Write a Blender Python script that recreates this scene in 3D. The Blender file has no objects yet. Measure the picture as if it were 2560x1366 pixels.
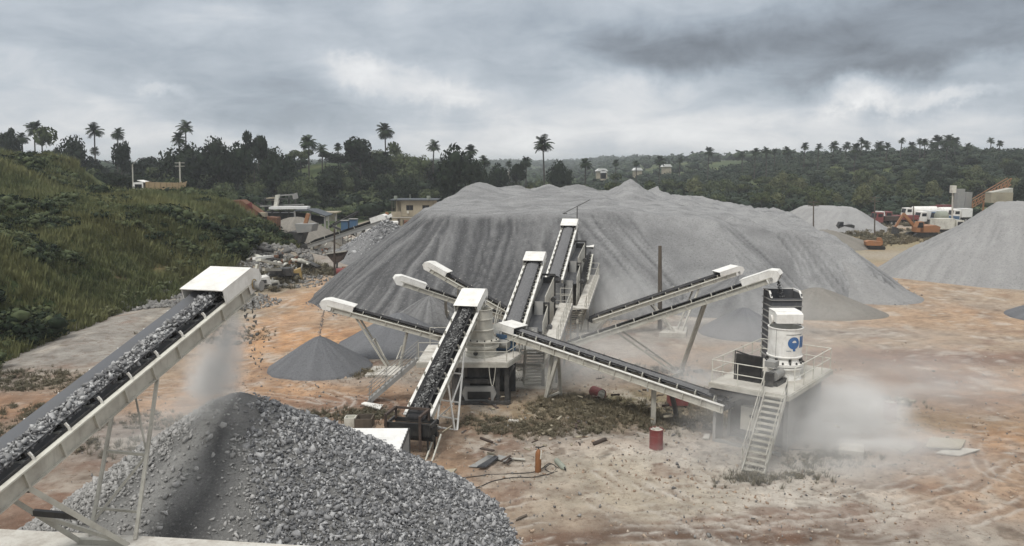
import bpy, bmesh, math, random
import numpy as np
from mathutils import Vector, Matrix, Euler
random.seed(7); rng = np.random.default_rng(7)
SC = bpy.context.scene; COL = SC.collection
R = math.radians
# ------------------------------------------------------------------ camera
CAMH, PITCH, FPX = 13.0, R(7.8), 2000.0
cam = bpy.data.cameras.new('camera'); co = bpy.data.objects.new('camera', cam); COL.objects.link(co)
co.location = (0, 0, CAMH); co.rotation_euler = (math.pi/2 - PITCH, 0, 0)
cam.sensor_width = 36; cam.lens = FPX/2560*36; cam.clip_start = .2; cam.clip_end = 9000
SC.camera = co
def ray(px, py):
    xc = (px-1280)/FPX; yc = -(py-683)/FPX
    return Vector((xc, math.cos(PITCH)+yc*math.sin(PITCH), -math.sin(PITCH)+yc*math.cos(PITCH)))
def G(px, py, z=0.0):
    d = ray(px, py); t = (z-CAMH)/d.z
    return Vector((d.x*t, d.y*t, z))
def A(px, py, Y):
    d = ray(px, py); t = Y/d.y
    return Vector((d.x*t, Y, CAMH+d.z*t))
# ------------------------------------------------------------------ light
SUN_EL, SUN_AZ = R(58), R(215)      # azimuth clockwise from +Y: behind the camera, to the left
SUN_STRENGTH, SUN_ANGLE = 1.5, R(13)
SKY_STRENGTH = .1
SC.view_settings.view_transform = 'Standard'; SC.view_settings.look = 'None'
SC.view_settings.exposure = 0.46; SC.view_settings.gamma = 1.0; SC.view_settings.use_curve_mapping = False
SC.render.engine = 'CYCLES'
SC.cycles.use_denoising = True
SC.cycles.max_bounces = 5; SC.cycles.volume_bounces = 3; SC.cycles.transparent_max_bounces = 8
SC.cycles.volume_step_rate = 2.0; SC.cycles.volume_max_steps = 128
sl = bpy.data.lights.new('sun', 'SUN'); sl.energy = SUN_STRENGTH; sl.angle = SUN_ANGLE; sl.color = (1, .965, .91)
so = bpy.data.objects.new('sun', sl); COL.objects.link(so)
sv = Vector((math.sin(SUN_AZ)*math.cos(SUN_EL), math.cos(SUN_AZ)*math.cos(SUN_EL), math.sin(SUN_EL)))
so.rotation_euler = sv.to_track_quat('Z', 'Y').to_euler(); so.location = (-40, -40, 80)
W = bpy.data.worlds.new('World'); SC.world = W; W.use_nodes = True
wt = W.node_tree; wt.nodes.clear()
def build_sky():
    N, L = wt.nodes, wt.links
    out = N.new('ShaderNodeOutputWorld'); bg = N.new('ShaderNodeBackground'); bg.inputs[1].default_value = SKY_STRENGTH
    sky = N.new('ShaderNodeTexSky'); sky.sky_type = 'NISHITA'; sky.sun_disc = False
    sky.sun_elevation = SUN_EL; sky.sun_rotation = SUN_AZ; sky.air_density = 1; sky.dust_density = 2
    tc = N.new('ShaderNodeTexCoord')
    def m(op, a, b=None, c=None):
        n = N.new('ShaderNodeMath'); n.operation = op
        for i, v in enumerate((a, b, c)):
            if v is None: continue
            if isinstance(v, (int, float)): n.inputs[i].default_value = v
            else: L.new(v, n.inputs[i])
        return n.outputs[0]
    def vm(op, a, b, out_=0):
        n = N.new('ShaderNodeVectorMath'); n.operation = op
        for i, v in enumerate((a, b)):
            if isinstance(v, (tuple, Vector)): n.inputs[i].default_value = tuple(v)
            elif v is not None: L.new(v, n.inputs[i])
        return n.outputs[out_]
    sep = N.new('ShaderNodeSeparateXYZ'); L.new(tc.outputs['Generated'], sep.inputs[0])
    z = m('MAXIMUM', sep.outputs[2], 0.0)
    den = m('ADD', z, .30)
    comb = N.new('ShaderNodeCombineXYZ')
    L.new(m('DIVIDE', sep.outputs[0], den), comb.inputs[0]); L.new(m('DIVIDE', sep.outputs[1], den), comb.inputs[1])
    L.new(m('MULTIPLY', z, 3.0), comb.inputs[2])
    def noise(vec, sc, det, rough, dist=0):
        n = N.new('ShaderNodeTexNoise'); L.new(vec, n.inputs['Vector'])
        n.inputs['Scale'].default_value = sc; n.inputs['Detail'].default_value = det
        n.inputs['Roughness'].default_value = rough; n.inputs['Distortion'].default_value = dist
        return n
    n1 = noise(comb.outputs[0], 1.5, 8, .56, .3)
    n2 = noise(comb.outputs[0], 4.2, 9, .60, .5)
    nw = noise(tc.outputs['Generated'], 4.0, 6, .62)
    warp = vm('MULTIPLY', vm('SUBTRACT', nw.outputs['Color'], (.5, .5, .5)), (.22, .22, .15))
    dirw = vm('ADD', tc.outputs['Generated'], warp)
    nf = noise(tc.outputs['Generated'], 9.0, 7, .68)
    warpf = vm('MULTIPLY', vm('SUBTRACT', nf.outputs['Color'], (.5, .5, .5)), (.10, .10, .09))
    dirf = vm('ADD', tc.outputs['Generated'], warpf)
    def blobs(lst, vec, sharp=1.0):
        acc = None
        for (px, py, rx, ry, rot, wgt) in lst:
            c = ray(px, py).normalized(); rt = c.cross(Vector((0, 0, 1))).normalized(); up = rt.cross(c)
            a = R(rot); r2 = rt*math.cos(a)+up*math.sin(a); u2 = up*math.cos(a)-rt*math.sin(a)
            dv = vm('SUBTRACT', vec, c)
            u = m('DIVIDE', vm('DOT_PRODUCT', dv, r2, 1), rx/FPX); v = m('DIVIDE', vm('DOT_PRODUCT', dv, u2, 1), ry/FPX)
            q = m('ADD', m('MULTIPLY', u, u), m('MULTIPLY', v, v))
            g = m('MULTIPLY', m('POWER', 2.71828, m('MULTIPLY', m('POWER', q, sharp), -1.0)), wgt)
            acc = g if acc is None else m('ADD', acc, g)
        return acc
    soft = blobs([(2330, 70, 700, 105, 3, -.25), (1850, 150, 420, 75, -8, -.15), (2300, 178, 420, 34, 6, -.17), (1480, 80, 320, 60, 0, -.08),
                  (640, 230, 330, 90, -20, -.13), (300, 60, 420, 60, 10, -.06), (1150, 40, 300, 50, 0, .05),
                  (1700, 250, 420, 60, 5, .12), (1000, 380, 900, 70, 0, .13), (1900, 370, 900, 60, 0, .10), (1650, 215, 330, 50, 8, .10), (560, 40, 260, 30, 10, .08), (120, 300, 250, 110, 0, .08),
                  (2050, 330, 500, 45, 0, .05), (2450, 300, 250, 50, -8, -.03), (1300, 215, 250, 60, 0, .07)], dirw)
    cum = blobs([(980, 205, 190, 50, -8, .14), (900, 175, 70, 40, 0, .10), (2155, 230, 75, 36, 10, .19), (2250, 245, 120, 22, 4, .10),
                 (395, 228, 60, 16, -10, .10), (1120, 235, 90, 25, 0, .08), (2400, 245, 110, 16, 5, .12)], dirf, 1.6)
    base = m('ADD', m('MULTIPLY', m('SUBTRACT', n1.outputs[0], .5), .34), m('MULTIPLY', m('SUBTRACT', n2.outputs[0], .5), .34))
    lift = m('MULTIPLY', m('POWER', z, 1.2), .55)          # an overcast sky is brighter overhead
    hz = m('MULTIPLY', m('POWER', 2.71828, m('MULTIPLY', z, -11.0)), .10)
    val = m('ADD', m('ADD', m('ADD', base, .372), m('ADD', lift, hz)), m('ADD', soft, cum))
    val = m('MINIMUM', m('MAXIMUM', val, .10), 1.3)
    ramp = N.new('ShaderNodeValToRGB'); L.new(val, ramp.inputs[0])
    e = ramp.color_ramp.elements; e[0].position = .10; e[0].color = (.120, .134, .155, 1); e[1].position = .85; e[1].color = (.82, .82, .81, 1)
    for p_, c_ in ((.33, (.275, .312, .355, 1)), (.48, (.395, .430, .47, 1)), (.62, (.565, .575, .588, 1))):
        x = e.new(p_); x.color = c_
    mul = vm('MULTIPLY', ramp.outputs[0], (10, 10, 10))
    big = m('MAXIMUM', m('MULTIPLY', val, 1.1), 1.0)
    sc_ = N.new('ShaderNodeVectorMath'); sc_.operation = 'SCALE'; L.new(mul, sc_.inputs[0]); L.new(big, sc_.inputs[3])
    mx = N.new('ShaderNodeMix'); mx.data_type = 'RGBA'; mx.inputs[0].default_value = .95
    L.new(sky.outputs[0], mx.inputs[6]); L.new(sc_.outputs[0], mx.inputs[7])
    L.new(mx.outputs[2], bg.inputs[0]); L.new(bg.outputs[0], out.inputs[0])
build_sky()

# ------------------------------------------------------------------ numpy noise
def _h(ix, iy, s):
    h = (ix.astype(np.int64)*374761393 + iy.astype(np.int64)*668265263 + s*1442695041) & 0xffffffff
    h = ((h ^ (h >> 13))*1274126177) & 0xffffffff
    h = ((h ^ (h >> 16))*2246822519) & 0xffffffff
    return (h ^ (h >> 15))/4294967296.0
def vnoise(x, y, s=0):
    x = np.asarray(x, float); y = np.asarray(y, float)
    ix = np.floor(x); iy = np.floor(y); fx = x-ix; fy = y-iy
    fx = fx*fx*(3-2*fx); fy = fy*fy*(3-2*fy)
    a = _h(ix, iy, s); b = _h(ix+1, iy, s); c = _h(ix, iy+1, s); d = _h(ix+1, iy+1, s)
    return (a*(1-fx)+b*fx)*(1-fy)+(c*(1-fx)+d*fx)*fy
def fbm(x, y, o=4, s=0, g=.5):
    t = 0; a = 1; n = 0
    for k in range(o):
        t = t+a*vnoise(np.asarray(x)*2**k+17.3*k, np.asarray(y)*2**k-9.1*k, s+k); n += a; a *= g
    return t/n-.5
def ss(t):
    t = np.clip(t, 0, 1); return t*t*(3-2*t)
# ------------------------------------------------------------------ materials
MATS = {}
def new_mat(name):
    m = bpy.data.materials.new(name); m.use_nodes = True; m.node_tree.nodes.clear(); MATS[name] = m
    nt = m.node_tree; o = nt.nodes.new('ShaderNodeOutputMaterial'); b = nt.nodes.new('ShaderNodeBsdfPrincipled')
    nt.links.new(b.outputs[0], o.inputs[0]); b.inputs['Specular IOR Level'].default_value = .3
    return m, nt, b
def nd(nt, t, **kw):
    n = nt.nodes.new(t)
    for k, v in kw.items():
        if k.startswith('i_'): n.inputs[k[2:].replace('_', ' ')].default_value = v
        else: setattr(n, k, v)
    return n
def mixc(nt, f, a, b, blend='MIX'):
    n = nt.nodes.new('ShaderNodeMix'); n.data_type = 'RGBA'; n.blend_type = blend
    for i, v in ((0, f), (6, a), (7, b)):
        if isinstance(v, (int, float)): n.inputs[i].default_value = v
        elif isinstance(v, tuple): n.inputs[i].default_value = v if len(v) == 4 else v+(1,)
        else: nt.links.new(v, n.inputs[i])
    return n.outputs[2]
def maprange(nt, v, a, b, c=0, d=1):
    n = nt.nodes.new('ShaderNodeMapRange'); nt.links.new(v, n.inputs[0])
    for i, x in enumerate((a, b, c, d)): n.inputs[i+1].default_value = x
    return n.outputs[0]
def tex(nt, scale, det=5, rough=.6, coord='Object', stretch=None, dist=0):
    tc = nt.nodes.new('ShaderNodeTexCoord'); v = tc.outputs[coord]
    if stretch:
        mp = nt.nodes.new('ShaderNodeMapping'); mp.inputs['Scale'].default_value = stretch; nt.links.new(v, mp.inputs[0]); v = mp.outputs[0]
    n = nt.nodes.new('ShaderNodeTexNoise'); n.inputs['Scale'].default_value = scale; n.inputs['Detail'].default_value = det
    n.inputs['Roughness'].default_value = rough; n.inputs['Distortion'].default_value = dist; nt.links.new(v, n.inputs['Vector'])
    return n.outputs[0]
def bump(nt, b, h, strength=.4, dist=.05):
    n = nt.nodes.new('ShaderNodeBump'); n.inputs['Strength'].default_value = strength; n.inputs['Distance'].default_value = dist
    nt.links.new(h, n.inputs['Height']); nt.links.new(n.outputs[0], b.inputs['Normal'])
def paint(name, col, dirt=(.30, .27, .23), amt=.45, rough=.55, scale=1.6, metal=0, streak=True):
    m, nt, b = new_mat(name)
    a = tex(nt, scale, 7, .68); f = maprange(nt, a, .45, .72, 0, amt)
    c = mixc(nt, f, col, dirt)
    s2 = tex(nt, 9, 4, .6, stretch=(1, 1, .15)); c = mixc(nt, maprange(nt, s2, .55, .75, 0, amt*.6), c, dirt)
    v = tex(nt, .7, 2); c = mixc(nt, maprange(nt, v, .3, .7, 0, .12), c, (col[0]*.7, col[1]*.7, col[2]*.68))
    nt.links.new(c, b.inputs['Base Color']); b.inputs['Roughness'].default_value = rough; b.inputs['Metallic'].default_value = metal
    bump(nt, b, tex(nt, 14, 4), .12, .02)
    return m
def island(name, cols, rough=.9, scale=8, bumpy=.3, dusty=None):
    """loose pieces, each with a tone of its own"""
    m, nt, b = new_mat(name)
    g = nt.nodes.new('ShaderNodeNewGeometry'); r = nt.nodes.new('ShaderNodeValToRGB'); nt.links.new(g.outputs['Random Per Island'], r.inputs[0])
    e = r.color_ramp.elements; e[0].color = cols[0]+(1,); e[1].color = cols[-1]+(1,)
    for i, c in enumerate(cols[1:-1]):
        x = e.new((i+1)/(len(cols)-1)); x.color = c+(1,)
    c = r.outputs[0]
    n = tex(nt, scale, 4); c = mixc(nt, maprange(nt, n, .3, .75, 0, .45), c, tuple(x*.62 for x in cols[0]))
    nt.links.new(c, b.inputs['Base Color']); b.inputs['Roughness'].default_value = rough
    b.inputs['Specular IOR Level'].default_value = .2
    if bumpy: bump(nt, b, tex(nt, scale*3, 4), bumpy, .02)
    return m
def leafy(name, cols, trans=.25):
    m, nt, b = new_mat(name)
    g = nt.nodes.new('ShaderNodeNewGeometry'); r = nt.nodes.new('ShaderNodeValToRGB'); nt.links.new(g.outputs['Random Per Island'], r.inputs[0])
    e = r.color_ramp.elements; e[0].color = cols[0]+(1,); e[1].color = cols[-1]+(1,)
    for i, c in enumerate(cols[1:-1]):
        x = e.new((i+1)/(len(cols)-1)); x.color = c+(1,)
    oi = nt.nodes.new('ShaderNodeObjectInfo')
    c = mixc(nt, maprange(nt, oi.outputs['Random'], 0, 1, 0, .45), r.outputs[0], tuple(x*.55 for x in cols[0]))
    n = tex(nt, .11, 3, .6, coord='Object'); c = mixc(nt, maprange(nt, n, .35, .7, 0, .6), c, (cols[-1][0]*1.25, cols[-1][1]*1.1, cols[-1][2]))
    nt.links.new(c, b.inputs['Base Color']); b.inputs['Roughness'].default_value = .75; b.inputs['Specular IOR Level'].default_value = .15
    return m
white = paint('white_paint', (.80, .79, .75), (.40, .37, .32), .5)
offwhite = paint('offwhite_paint', (.62, .61, .54), (.30, .275, .235), .75)
cream = paint('dusty_cream_steel', (.47, .455, .40), (.27, .25, .215), .85)
greysteel = paint('dusty_grey_steel', (.26, .26, .25), (.34, .32, .29), .8)
darksteel = paint('dark_steel', (.045, .045, .045), (.16, .15, .135), .5)
blacksteel = paint('black_steel', (.022, .022, .022), (.09, .085, .075), .45)
rubber = paint('black_rubber_belt', (.028, .028, .03), (.12, .115, .11), .5, .8)
beltgrey = paint('worn_grey_belt', (.16, .166, .178), (.16, .158, .15), .5, .75)
rust = paint('rust', (.17, .085, .05), (.06, .04, .03), .7, .85)
redpaint = paint('faded_red_paint', (.20, .05, .048), (.17, .11, .095), .7)
orange = paint('orange_paint', (.34, .16, .075), (.2, .14, .10), .65)
yellow = paint('yellow_paint', (.38, .27, .11), (.25, .17, .1), .5)
bluep = paint('blue_paint', (.055, .12, .21), (.12, .12, .12), .5)
logoblue = paint('logo_blue', (.045, .14, .34), (.2, .22, .25), .25)
concrete = paint('concrete', (.50, .48, .43), (.27, .23, .19), .6, .9, 1.1)
concrete_l = paint('pale_concrete', (.56, .54, .49), (.28, .24, .20), .75, .9, 1.7)
wallbeige = paint('beige_render', (.36, .32, .24), (.16, .14, .11), .6, .9, .6)
roofdark = paint('dark_roof_sheet', (.055, .065, .075), (.12, .12, .12), .5)
sheetwhite = paint('white_roof_sheet', (.74, .74, .72), (.4, .38, .34), .35)
glass = paint('dark_glass', (.02, .022, .025), (.06, .06, .06), .3, .2)
timber = paint('weathered_timber', (.12, .10, .08), (.05, .045, .04), .6, .9)
orangecyl = paint('orange_cylinder_paint', (.27, .12, .05), (.12, .08, .05), .5)
greycyl = paint('grey_green_cylinder_paint', (.28, .30, .25), (.15, .15, .12), .4)
stone_m = island('crushed_granite', [(.10, .102, .108), (.22, .222, .226), (.34, .34, .34), (.58, .58, .575)], .9, 7)
dusty_m = island('dusty_granite', [(.26, .257, .25), (.37, .365, .35), (.48, .47, .455)], .95, 7)
belt_stone_m = island('belt_granite', [(.11, .11, .115), (.25, .25, .25), (.38, .38, .375), (.62, .62, .61)], .9, 7)
dark_stone_m = island('dark_belt_granite', [(.045, .045, .045), (.10, .10, .10), (.19, .19, .185), (.42, .42, .41)], .9, 7)
rubble_m = island('quarry_rubble', [(.16, .155, .15), (.24, .235, .22), (.33, .32, .30)], .95, 3)
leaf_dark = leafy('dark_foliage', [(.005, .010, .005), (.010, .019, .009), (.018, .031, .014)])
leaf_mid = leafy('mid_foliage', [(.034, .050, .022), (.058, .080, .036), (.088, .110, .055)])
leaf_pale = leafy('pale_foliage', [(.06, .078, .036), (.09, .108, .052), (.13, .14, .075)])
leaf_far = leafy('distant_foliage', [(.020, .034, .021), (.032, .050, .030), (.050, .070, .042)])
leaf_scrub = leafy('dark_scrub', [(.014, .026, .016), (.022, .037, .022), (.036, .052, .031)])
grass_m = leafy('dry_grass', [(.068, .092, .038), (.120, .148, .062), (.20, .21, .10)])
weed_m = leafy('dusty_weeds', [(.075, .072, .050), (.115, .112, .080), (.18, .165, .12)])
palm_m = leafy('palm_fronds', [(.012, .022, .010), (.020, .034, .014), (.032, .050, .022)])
bark = paint('palm_bark', (.065, .058, .05), (.05, .045, .04), .6, .95)
# ------------------------------------------------------------------ objects
def tag(o, label=None, cat=None, group=None, kind=None):
    if label: o['label'] = label
    if cat: o['category'] = cat
    if group: o['group'] = group
    if kind: o['kind'] = kind
    return o
def thing(name, base, label, cat, group=None):
    o = bpy.data.objects.new(name, None); COL.objects.link(o); o.location = base; o.empty_display_size = .3
    return tag(o, label, cat, group)
def link(name, me, parent=None):
    o = bpy.data.objects.new(name, me); COL.objects.link(o)
    if parent is not None: o.parent = parent
    return o
def origin_of(o):
    v = Vector((0, 0, 0))
    while o is not None: v = v+o.location; o = o.parent
    return v
class MB:
    def __init__(s): s.v = []; s.f = []; s.mi = []; s.m = 0
    def add(s, vs, fs):
        k = len(s.v); s.v += [tuple(v) for v in vs]; s.f += [tuple(i+k for i in f) for f in fs]; s.mi += [s.m]*len(fs); return s
    def obox(s, c, ax, ay, az):
        c = Vector(c); vs = []
        for sx in (-1, 1):
            for sy in (-1, 1):
                for sz in (-1, 1): vs.append(c+ax*sx+ay*sy+az*sz)
        return s.add(vs, [(0, 1, 3, 2), (4, 6, 7, 5), (0, 4, 5, 1), (2, 3, 7, 6), (0, 2, 6, 4), (1, 5, 7, 3)])
    def box(s, c, sz, yaw=0):
        ca, sa = math.cos(yaw), math.sin(yaw)
        return s.obox(c, Vector((ca, sa, 0))*sz[0]/2, Vector((-sa, ca, 0))*sz[1]/2, Vector((0, 0, sz[2]/2)))
    def beam(s, p, q, w, h=None, up=Vector((0, 0, 1))):
        p, q = Vector(p), Vector(q); h = h or w; d = q-p
        if d.length < 1e-6: return s
        d.normalize()
        if abs(d.dot(up)) > .98: up = Vector((0, 1, 0))
        r = d.cross(up).normalized(); u = r.cross(d)
        return s.obox((p+q)/2, d*((q-p).length/2), r*w/2, u*h/2)
    def tube(s, p, q, r, n=8, r2=None, cap=True):
        p, q = Vector(p), Vector(q); r2 = r if r2 is None else r2; d = (q-p).normalized()
        up = Vector((0, 0, 1)) if abs(d.z) < .95 else Vector((0, 1, 0)); a = d.cross(up).normalized(); b = a.cross(d)
        vs = []
        for k in range(n):
            t = 2*math.pi*k/n; e = a*math.cos(t)+b*math.sin(t); vs += [p+e*r, q+e*r2]
        fs = [(2*k, 2*((k+1) % n), 2*((k+1) % n)+1, 2*k+1) for k in range(n)]
        if cap: fs += [tuple(range(2*n-2, -1, -2)), tuple(range(1, 2*n, 2))]
        return s.add(vs, fs)
    def lathe(s, c, prof, n=28, axis=Vector((0, 0, 1))):
        c = Vector(c); axis = axis.normalized(); t = Vector((1, 0, 0)) if abs(axis.x) < .9 else Vector((0, 1, 0))
        a = axis.cross(t).normalized(); b = axis.cross(a); vs = []
        for (r, z) in prof:
            for k in range(n):
                th = 2*math.pi*k/n; vs.append(c+axis*z+a*(math.cos(th)*r)+b*(math.sin(th)*r))
        fs = []
        for j in range(len(prof)-1):
            for k in range(n):
                k2 = (k+1) % n; fs.append((j*n+k, j*n+k2, (j+1)*n+k2, (j+1)*n+k))
        return s.add(vs, fs)
    def prism(s, pts, ext):
        """polygon pts extruded by vector ext"""
        n = len(pts); pts = [Vector(p) for p in pts]; vs = pts+[p+ext for p in pts]
        fs = [tuple(range(n)), tuple(range(2*n-1, n-1, -1))]+[(k, k+n, (k+1) % n+n, (k+1) % n) for k in range(n)]
        return s.add(vs, fs)
    def poly(s, pts): return s.add(pts, [tuple(range(len(pts)))])
    def mesh(s, name, mats, org=Vector((0, 0, 0)), smooth=False, fix=True):
        me = bpy.data.meshes.new(name)
        me.from_pydata([tuple(Vector(v)-org) for v in s.v], [], s.f)
        for m in (mats if isinstance(mats, (list, tuple)) else [mats]): me.materials.append(m)
        if any(s.mi): me.polygons.foreach_set('material_index', s.mi)
        if fix:
            bm = bmesh.new(); bm.from_mesh(me); bmesh.ops.recalc_face_normals(bm, faces=bm.faces); bm.to_mesh(me); bm.free()
        if smooth:
            me.polygons.foreach_set('use_smooth', [True]*len(me.polygons))
            me.set_sharp_from_angle(angle=R(38))
        me.update(); return me
    def build(s, name, mats, parent=None, smooth=False, loc=None):
        if parent is not None:
            return link(name, s.mesh(name, mats, origin_of(parent), smooth), parent)
        loc = Vector(loc) if loc is not None else Vector((0, 0, 0))
        o = link(name, s.mesh(name, mats, loc, smooth)); o.location = loc; return o
def np_mesh(name, V, F, mats, mi=None, smooth=False):
    """V (n,3), F (m,k) arrays"""
    me = bpy.data.meshes.new(name); V = np.ascontiguousarray(V, np.float32); F = np.ascontiguousarray(F, np.int32); k = F.shape[1]
    me.vertices.add(len(V)); me.vertices.foreach_set('co', V.ravel())
    me.loops.add(F.size); me.loops.foreach_set('vertex_index', F.ravel())
    me.polygons.add(len(F)); me.polygons.foreach_set('loop_start', np.arange(0, F.size, k, dtype=np.int32))
    for m in (mats if isinstance(mats, (list, tuple)) else [mats]): me.materials.append(m)
    if mi is not None: me.polygons.foreach_set('material_index', np.ascontiguousarray(mi, np.int32))
    if smooth: me.polygons.foreach_set('use_smooth', np.ones(len(F), bool))
    me.update(calc_edges=True); me.validate(); return me
def color_attr(me, name, C):
    a = me.color_attributes.new(name, 'FLOAT_COLOR', 'POINT')
    C4 = np.ones((len(C), 4), np.float32); C4[:, :3] = C; a.data.foreach_set('color', C4.ravel())
def rot_mats(n, full=True, yaw_only=False):
    """random rotation matrices (n,3,3)"""
    if yaw_only:
        a = rng.uniform(0, 2*np.pi, n); M = np.zeros((n, 3, 3)); M[:, 0, 0] = np.cos(a); M[:, 0, 1] = -np.sin(a); M[:, 1, 0] = np.sin(a); M[:, 1, 1] = np.cos(a); M[:, 2, 2] = 1
        return M
    q = rng.normal(size=(n, 4)); q /= np.linalg.norm(q, axis=1)[:, None]; w, x, y, z = q.T
    return np.stack([1-2*(y*y+z*z), 2*(x*y-z*w), 2*(x*z+y*w), 2*(x*y+z*w), 1-2*(x*x+z*z), 2*(y*z-x*w), 2*(x*z-y*w), 2*(y*z+x*w), 1-2*(x*x+y*y)], 1).reshape(n, 3, 3)
def scatter(variants, P, S, M=None):
    """copies of small meshes merged into arrays; P (n,3), S (n,) or (n,3)"""
    P = np.asarray(P, float); n = len(P); S = np.asarray(S, float)
    if S.ndim == 1: S = np.repeat(S[:, None], 3, 1)
    if M is None: M = rot_mats(n)
    pick = rng.integers(0, len(variants), n); VV = []; FF = []; off = 0
    for k, (v, f) in enumerate(variants):
        idx = np.nonzero(pick == k)[0]
        if not len(idx): continue
        w = np.einsum('nij,nvj->nvi', M[idx], v[None]*S[idx][:, None, :])+P[idx][:, None, :]
        VV.append(w.reshape(-1, 3)); FF.append((f[None]+(np.arange(len(idx))*len(v))[:, None, None]+off).reshape(-1, f.shape[1])); off += len(idx)*len(v)
    return np.concatenate(VV), np.concatenate(FF)
def make_stone(npts=11, flat=.6):
    bm = bmesh.new()
    for k in range(npts):
        p = Vector(rng.normal(size=3)).normalized()*rng.uniform(.85, 1.2); p.z *= flat; p.y *= .8; bm.verts.new(p*.5)
    r = bmesh.ops.convex_hull(bm, input=bm.verts)
    for e in [g for g in r['geom_interior'] if isinstance(g, bmesh.types.BMVert)]:
        if e.is_valid: bm.verts.remove(e)
    bmesh.ops.triangulate(bm, faces=bm.faces); bm.verts.ensure_lookup_table()
    bm.verts.index_update()
    v = np.array([tuple(x.co) for x in bm.verts]); f = np.array([[x.index for x in q.verts] for q in bm.faces]); bm.free()
    return v, f
STONES = [make_stone(int(rng.integers(7, 10)), rng.uniform(.35, .75)) for _ in range(18)]
def leaf_cloud(n, lobes, size, up=.2, inner=True, seed=0):
    """leaf-sized faces spread over lobes [(cx,cy,cz,rx,ry,rz)]"""
    r = np.random.default_rng(seed); V = []; F = []
    w = np.array([l[3]*l[4]+l[4]*l[5] for l in lobes]); pick = r.choice(len(lobes), n, p=w/w.sum()); L = np.array(lobes)[pick]
    d = r.normal(size=(n, 3)); d /= np.linalg.norm(d, axis=1)[:, None]
    rad = r.uniform(.55, 1.08, n)**.6
    c = L[:, :3]+d*L[:, 3:6]*rad[:, None]
    nn = d*.8+r.normal(size=(n, 3))*.7; nn[:, 2] += up; nn /= np.linalg.norm(nn, axis=1)[:, None]
    t = np.cross(nn, r.normal(size=(n, 3))); t /= np.linalg.norm(t, axis=1)[:, None]; b = np.cross(nn, t)
    s = size*r.uniform(.6, 1.4, n)[:, None]
    q = np.stack([c-t*s, c-b*s*.6+nn*s*.12, c+t*s, c+b*s*.6-nn*s*.1], 1)
    V = q.reshape(-1, 3); F = np.arange(4*n).reshape(n, 4)
    return V, F
def ico(sub=2):
    bm = bmesh.new(); bmesh.ops.create_icosphere(bm, subdivisions=sub, radius=1)
    bm.verts.ensure_lookup_table(); v = np.array([tuple(x.co) for x in bm.verts]); f = np.array([[x.index for x in q.verts] for q in bm.faces]); bm.free()
    return v, f
def quads_to_tris(F): return np.concatenate([F[:, [0, 1, 2]], F[:, [0, 2, 3]]])
ICO1, ICO2, ICO3 = ico(1), ico(2), ico(3)
def crown(n, lobes, size, seed=0, core=.72):
    V, F = leaf_cloud(n, lobes, size, seed=seed); F = quads_to_tris(F); VV = [V]; FF = [F]; off = len(V)
    v, f = ICO1
    for i, l in enumerate(lobes):
        if core <= 0: break
        j = 1+.25*fbm(v[:, 0]*2+seed+i, v[:, 1]*2+v[:, 2]*3, 2, i)
        w = v*j[:, None]*np.array(l[3:6])*core+np.array(l[:3]); VV.append(w); FF.append(f+off); off += len(v)
    return np.concatenate(VV), np.concatenate(FF)
# ================================================================== TERRAIN
def base_line(y):      # toe of the grassy bank on the left
    return -32.3+1.6*fbm(np.asarray(y)*.06, 3.0, 3, 5)*2 - 7*ss((np.asarray(y, float)*-1+50)/25)
def terrain(x, y):
    x = np.asarray(x, float); y = np.asarray(y, float)
    d = -(x-base_line(y)) + 3.4*fbm(x*.09, y*.09, 4, 11)
    bank = np.interp(d, [0, 3, 9, 17, 27, 38, 52, 90], [0, 2.3, 6.8, 7.9, 8.7, 12.6, 14.6, 15.5])
    bank = bank + ss(d/4)*(2.6*fbm(x*.14, y*.14, 4, 21, .55)+1.2*fbm(x*.05, y*.05, 2, 23)-1.6*ss(1-d/16)*np.abs(fbm(y*.16+.5, x*.05, 3, 27))*4)
    bank = bank*(1-ss((y-113)/13)*ss((x+72)/16)); bank = bank*(1-.75*ss((y-128)/30))
    pad = np.exp(-(((x+51)/11)**2+((y-121)/6.5)**2)**2); bank = bank*(1-pad)+8.0*pad
    bench = 2.6*np.exp(-(((x+31)/6.5)**2+((y-97)/13.0)**2))*(1+.8*fbm(x*.25, y*.25, 3, 31))
    toe = .5*np.exp(-(((x+31.5)/2.4)**2+((y-60)/10.0)**2)) + .4*np.exp(-(((x+30)/2.0)**2+((y-72)/7.0)**2))
    left = 7.0*ss((y-168)/105)*ss((-2-x)/34)
    grassy = 6.0*np.exp(-(((x+61)/22)**2+((y-285)/40)**2))
    right = 11.9*ss((y-195)/150)*ss((x-30)/125) + 3*ss((y-230)/120)*ss((x-90)/90)
    back = 10.5*ss((y-700)/800)
    roll = (2.4*fbm(x*.02, y*.02, 4, 41)+.9*fbm(x*.08, y*.08, 3, 42))*ss((y-165)/60)
    micro = .10*fbm(x*.5, y*.5, 4, 51)*(1-ss((y-60)/60)) + .05*fbm(x*1.9, y*1.9, 3, 52)*(1-ss((y-50)/10)) + .5*fbm(x*.07, y*.07, 3, 53)*ss((y-80)/60)*(1-ss((y-160)/30))
    far = np.maximum(np.maximum(left+grassy*ss((y-200)/40), right), back*ss((y-600)/200))
    return np.maximum(np.maximum(bank, 0), far)+bench+toe+roll+micro
def tz(x, y): return float(terrain(np.array([x]), np.array([y]))[0])
def onground(px, py):
    p = G(px, py, 0)
    for k in range(5): p = G(px, py, tz(p.x, p.y))
    return p
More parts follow.
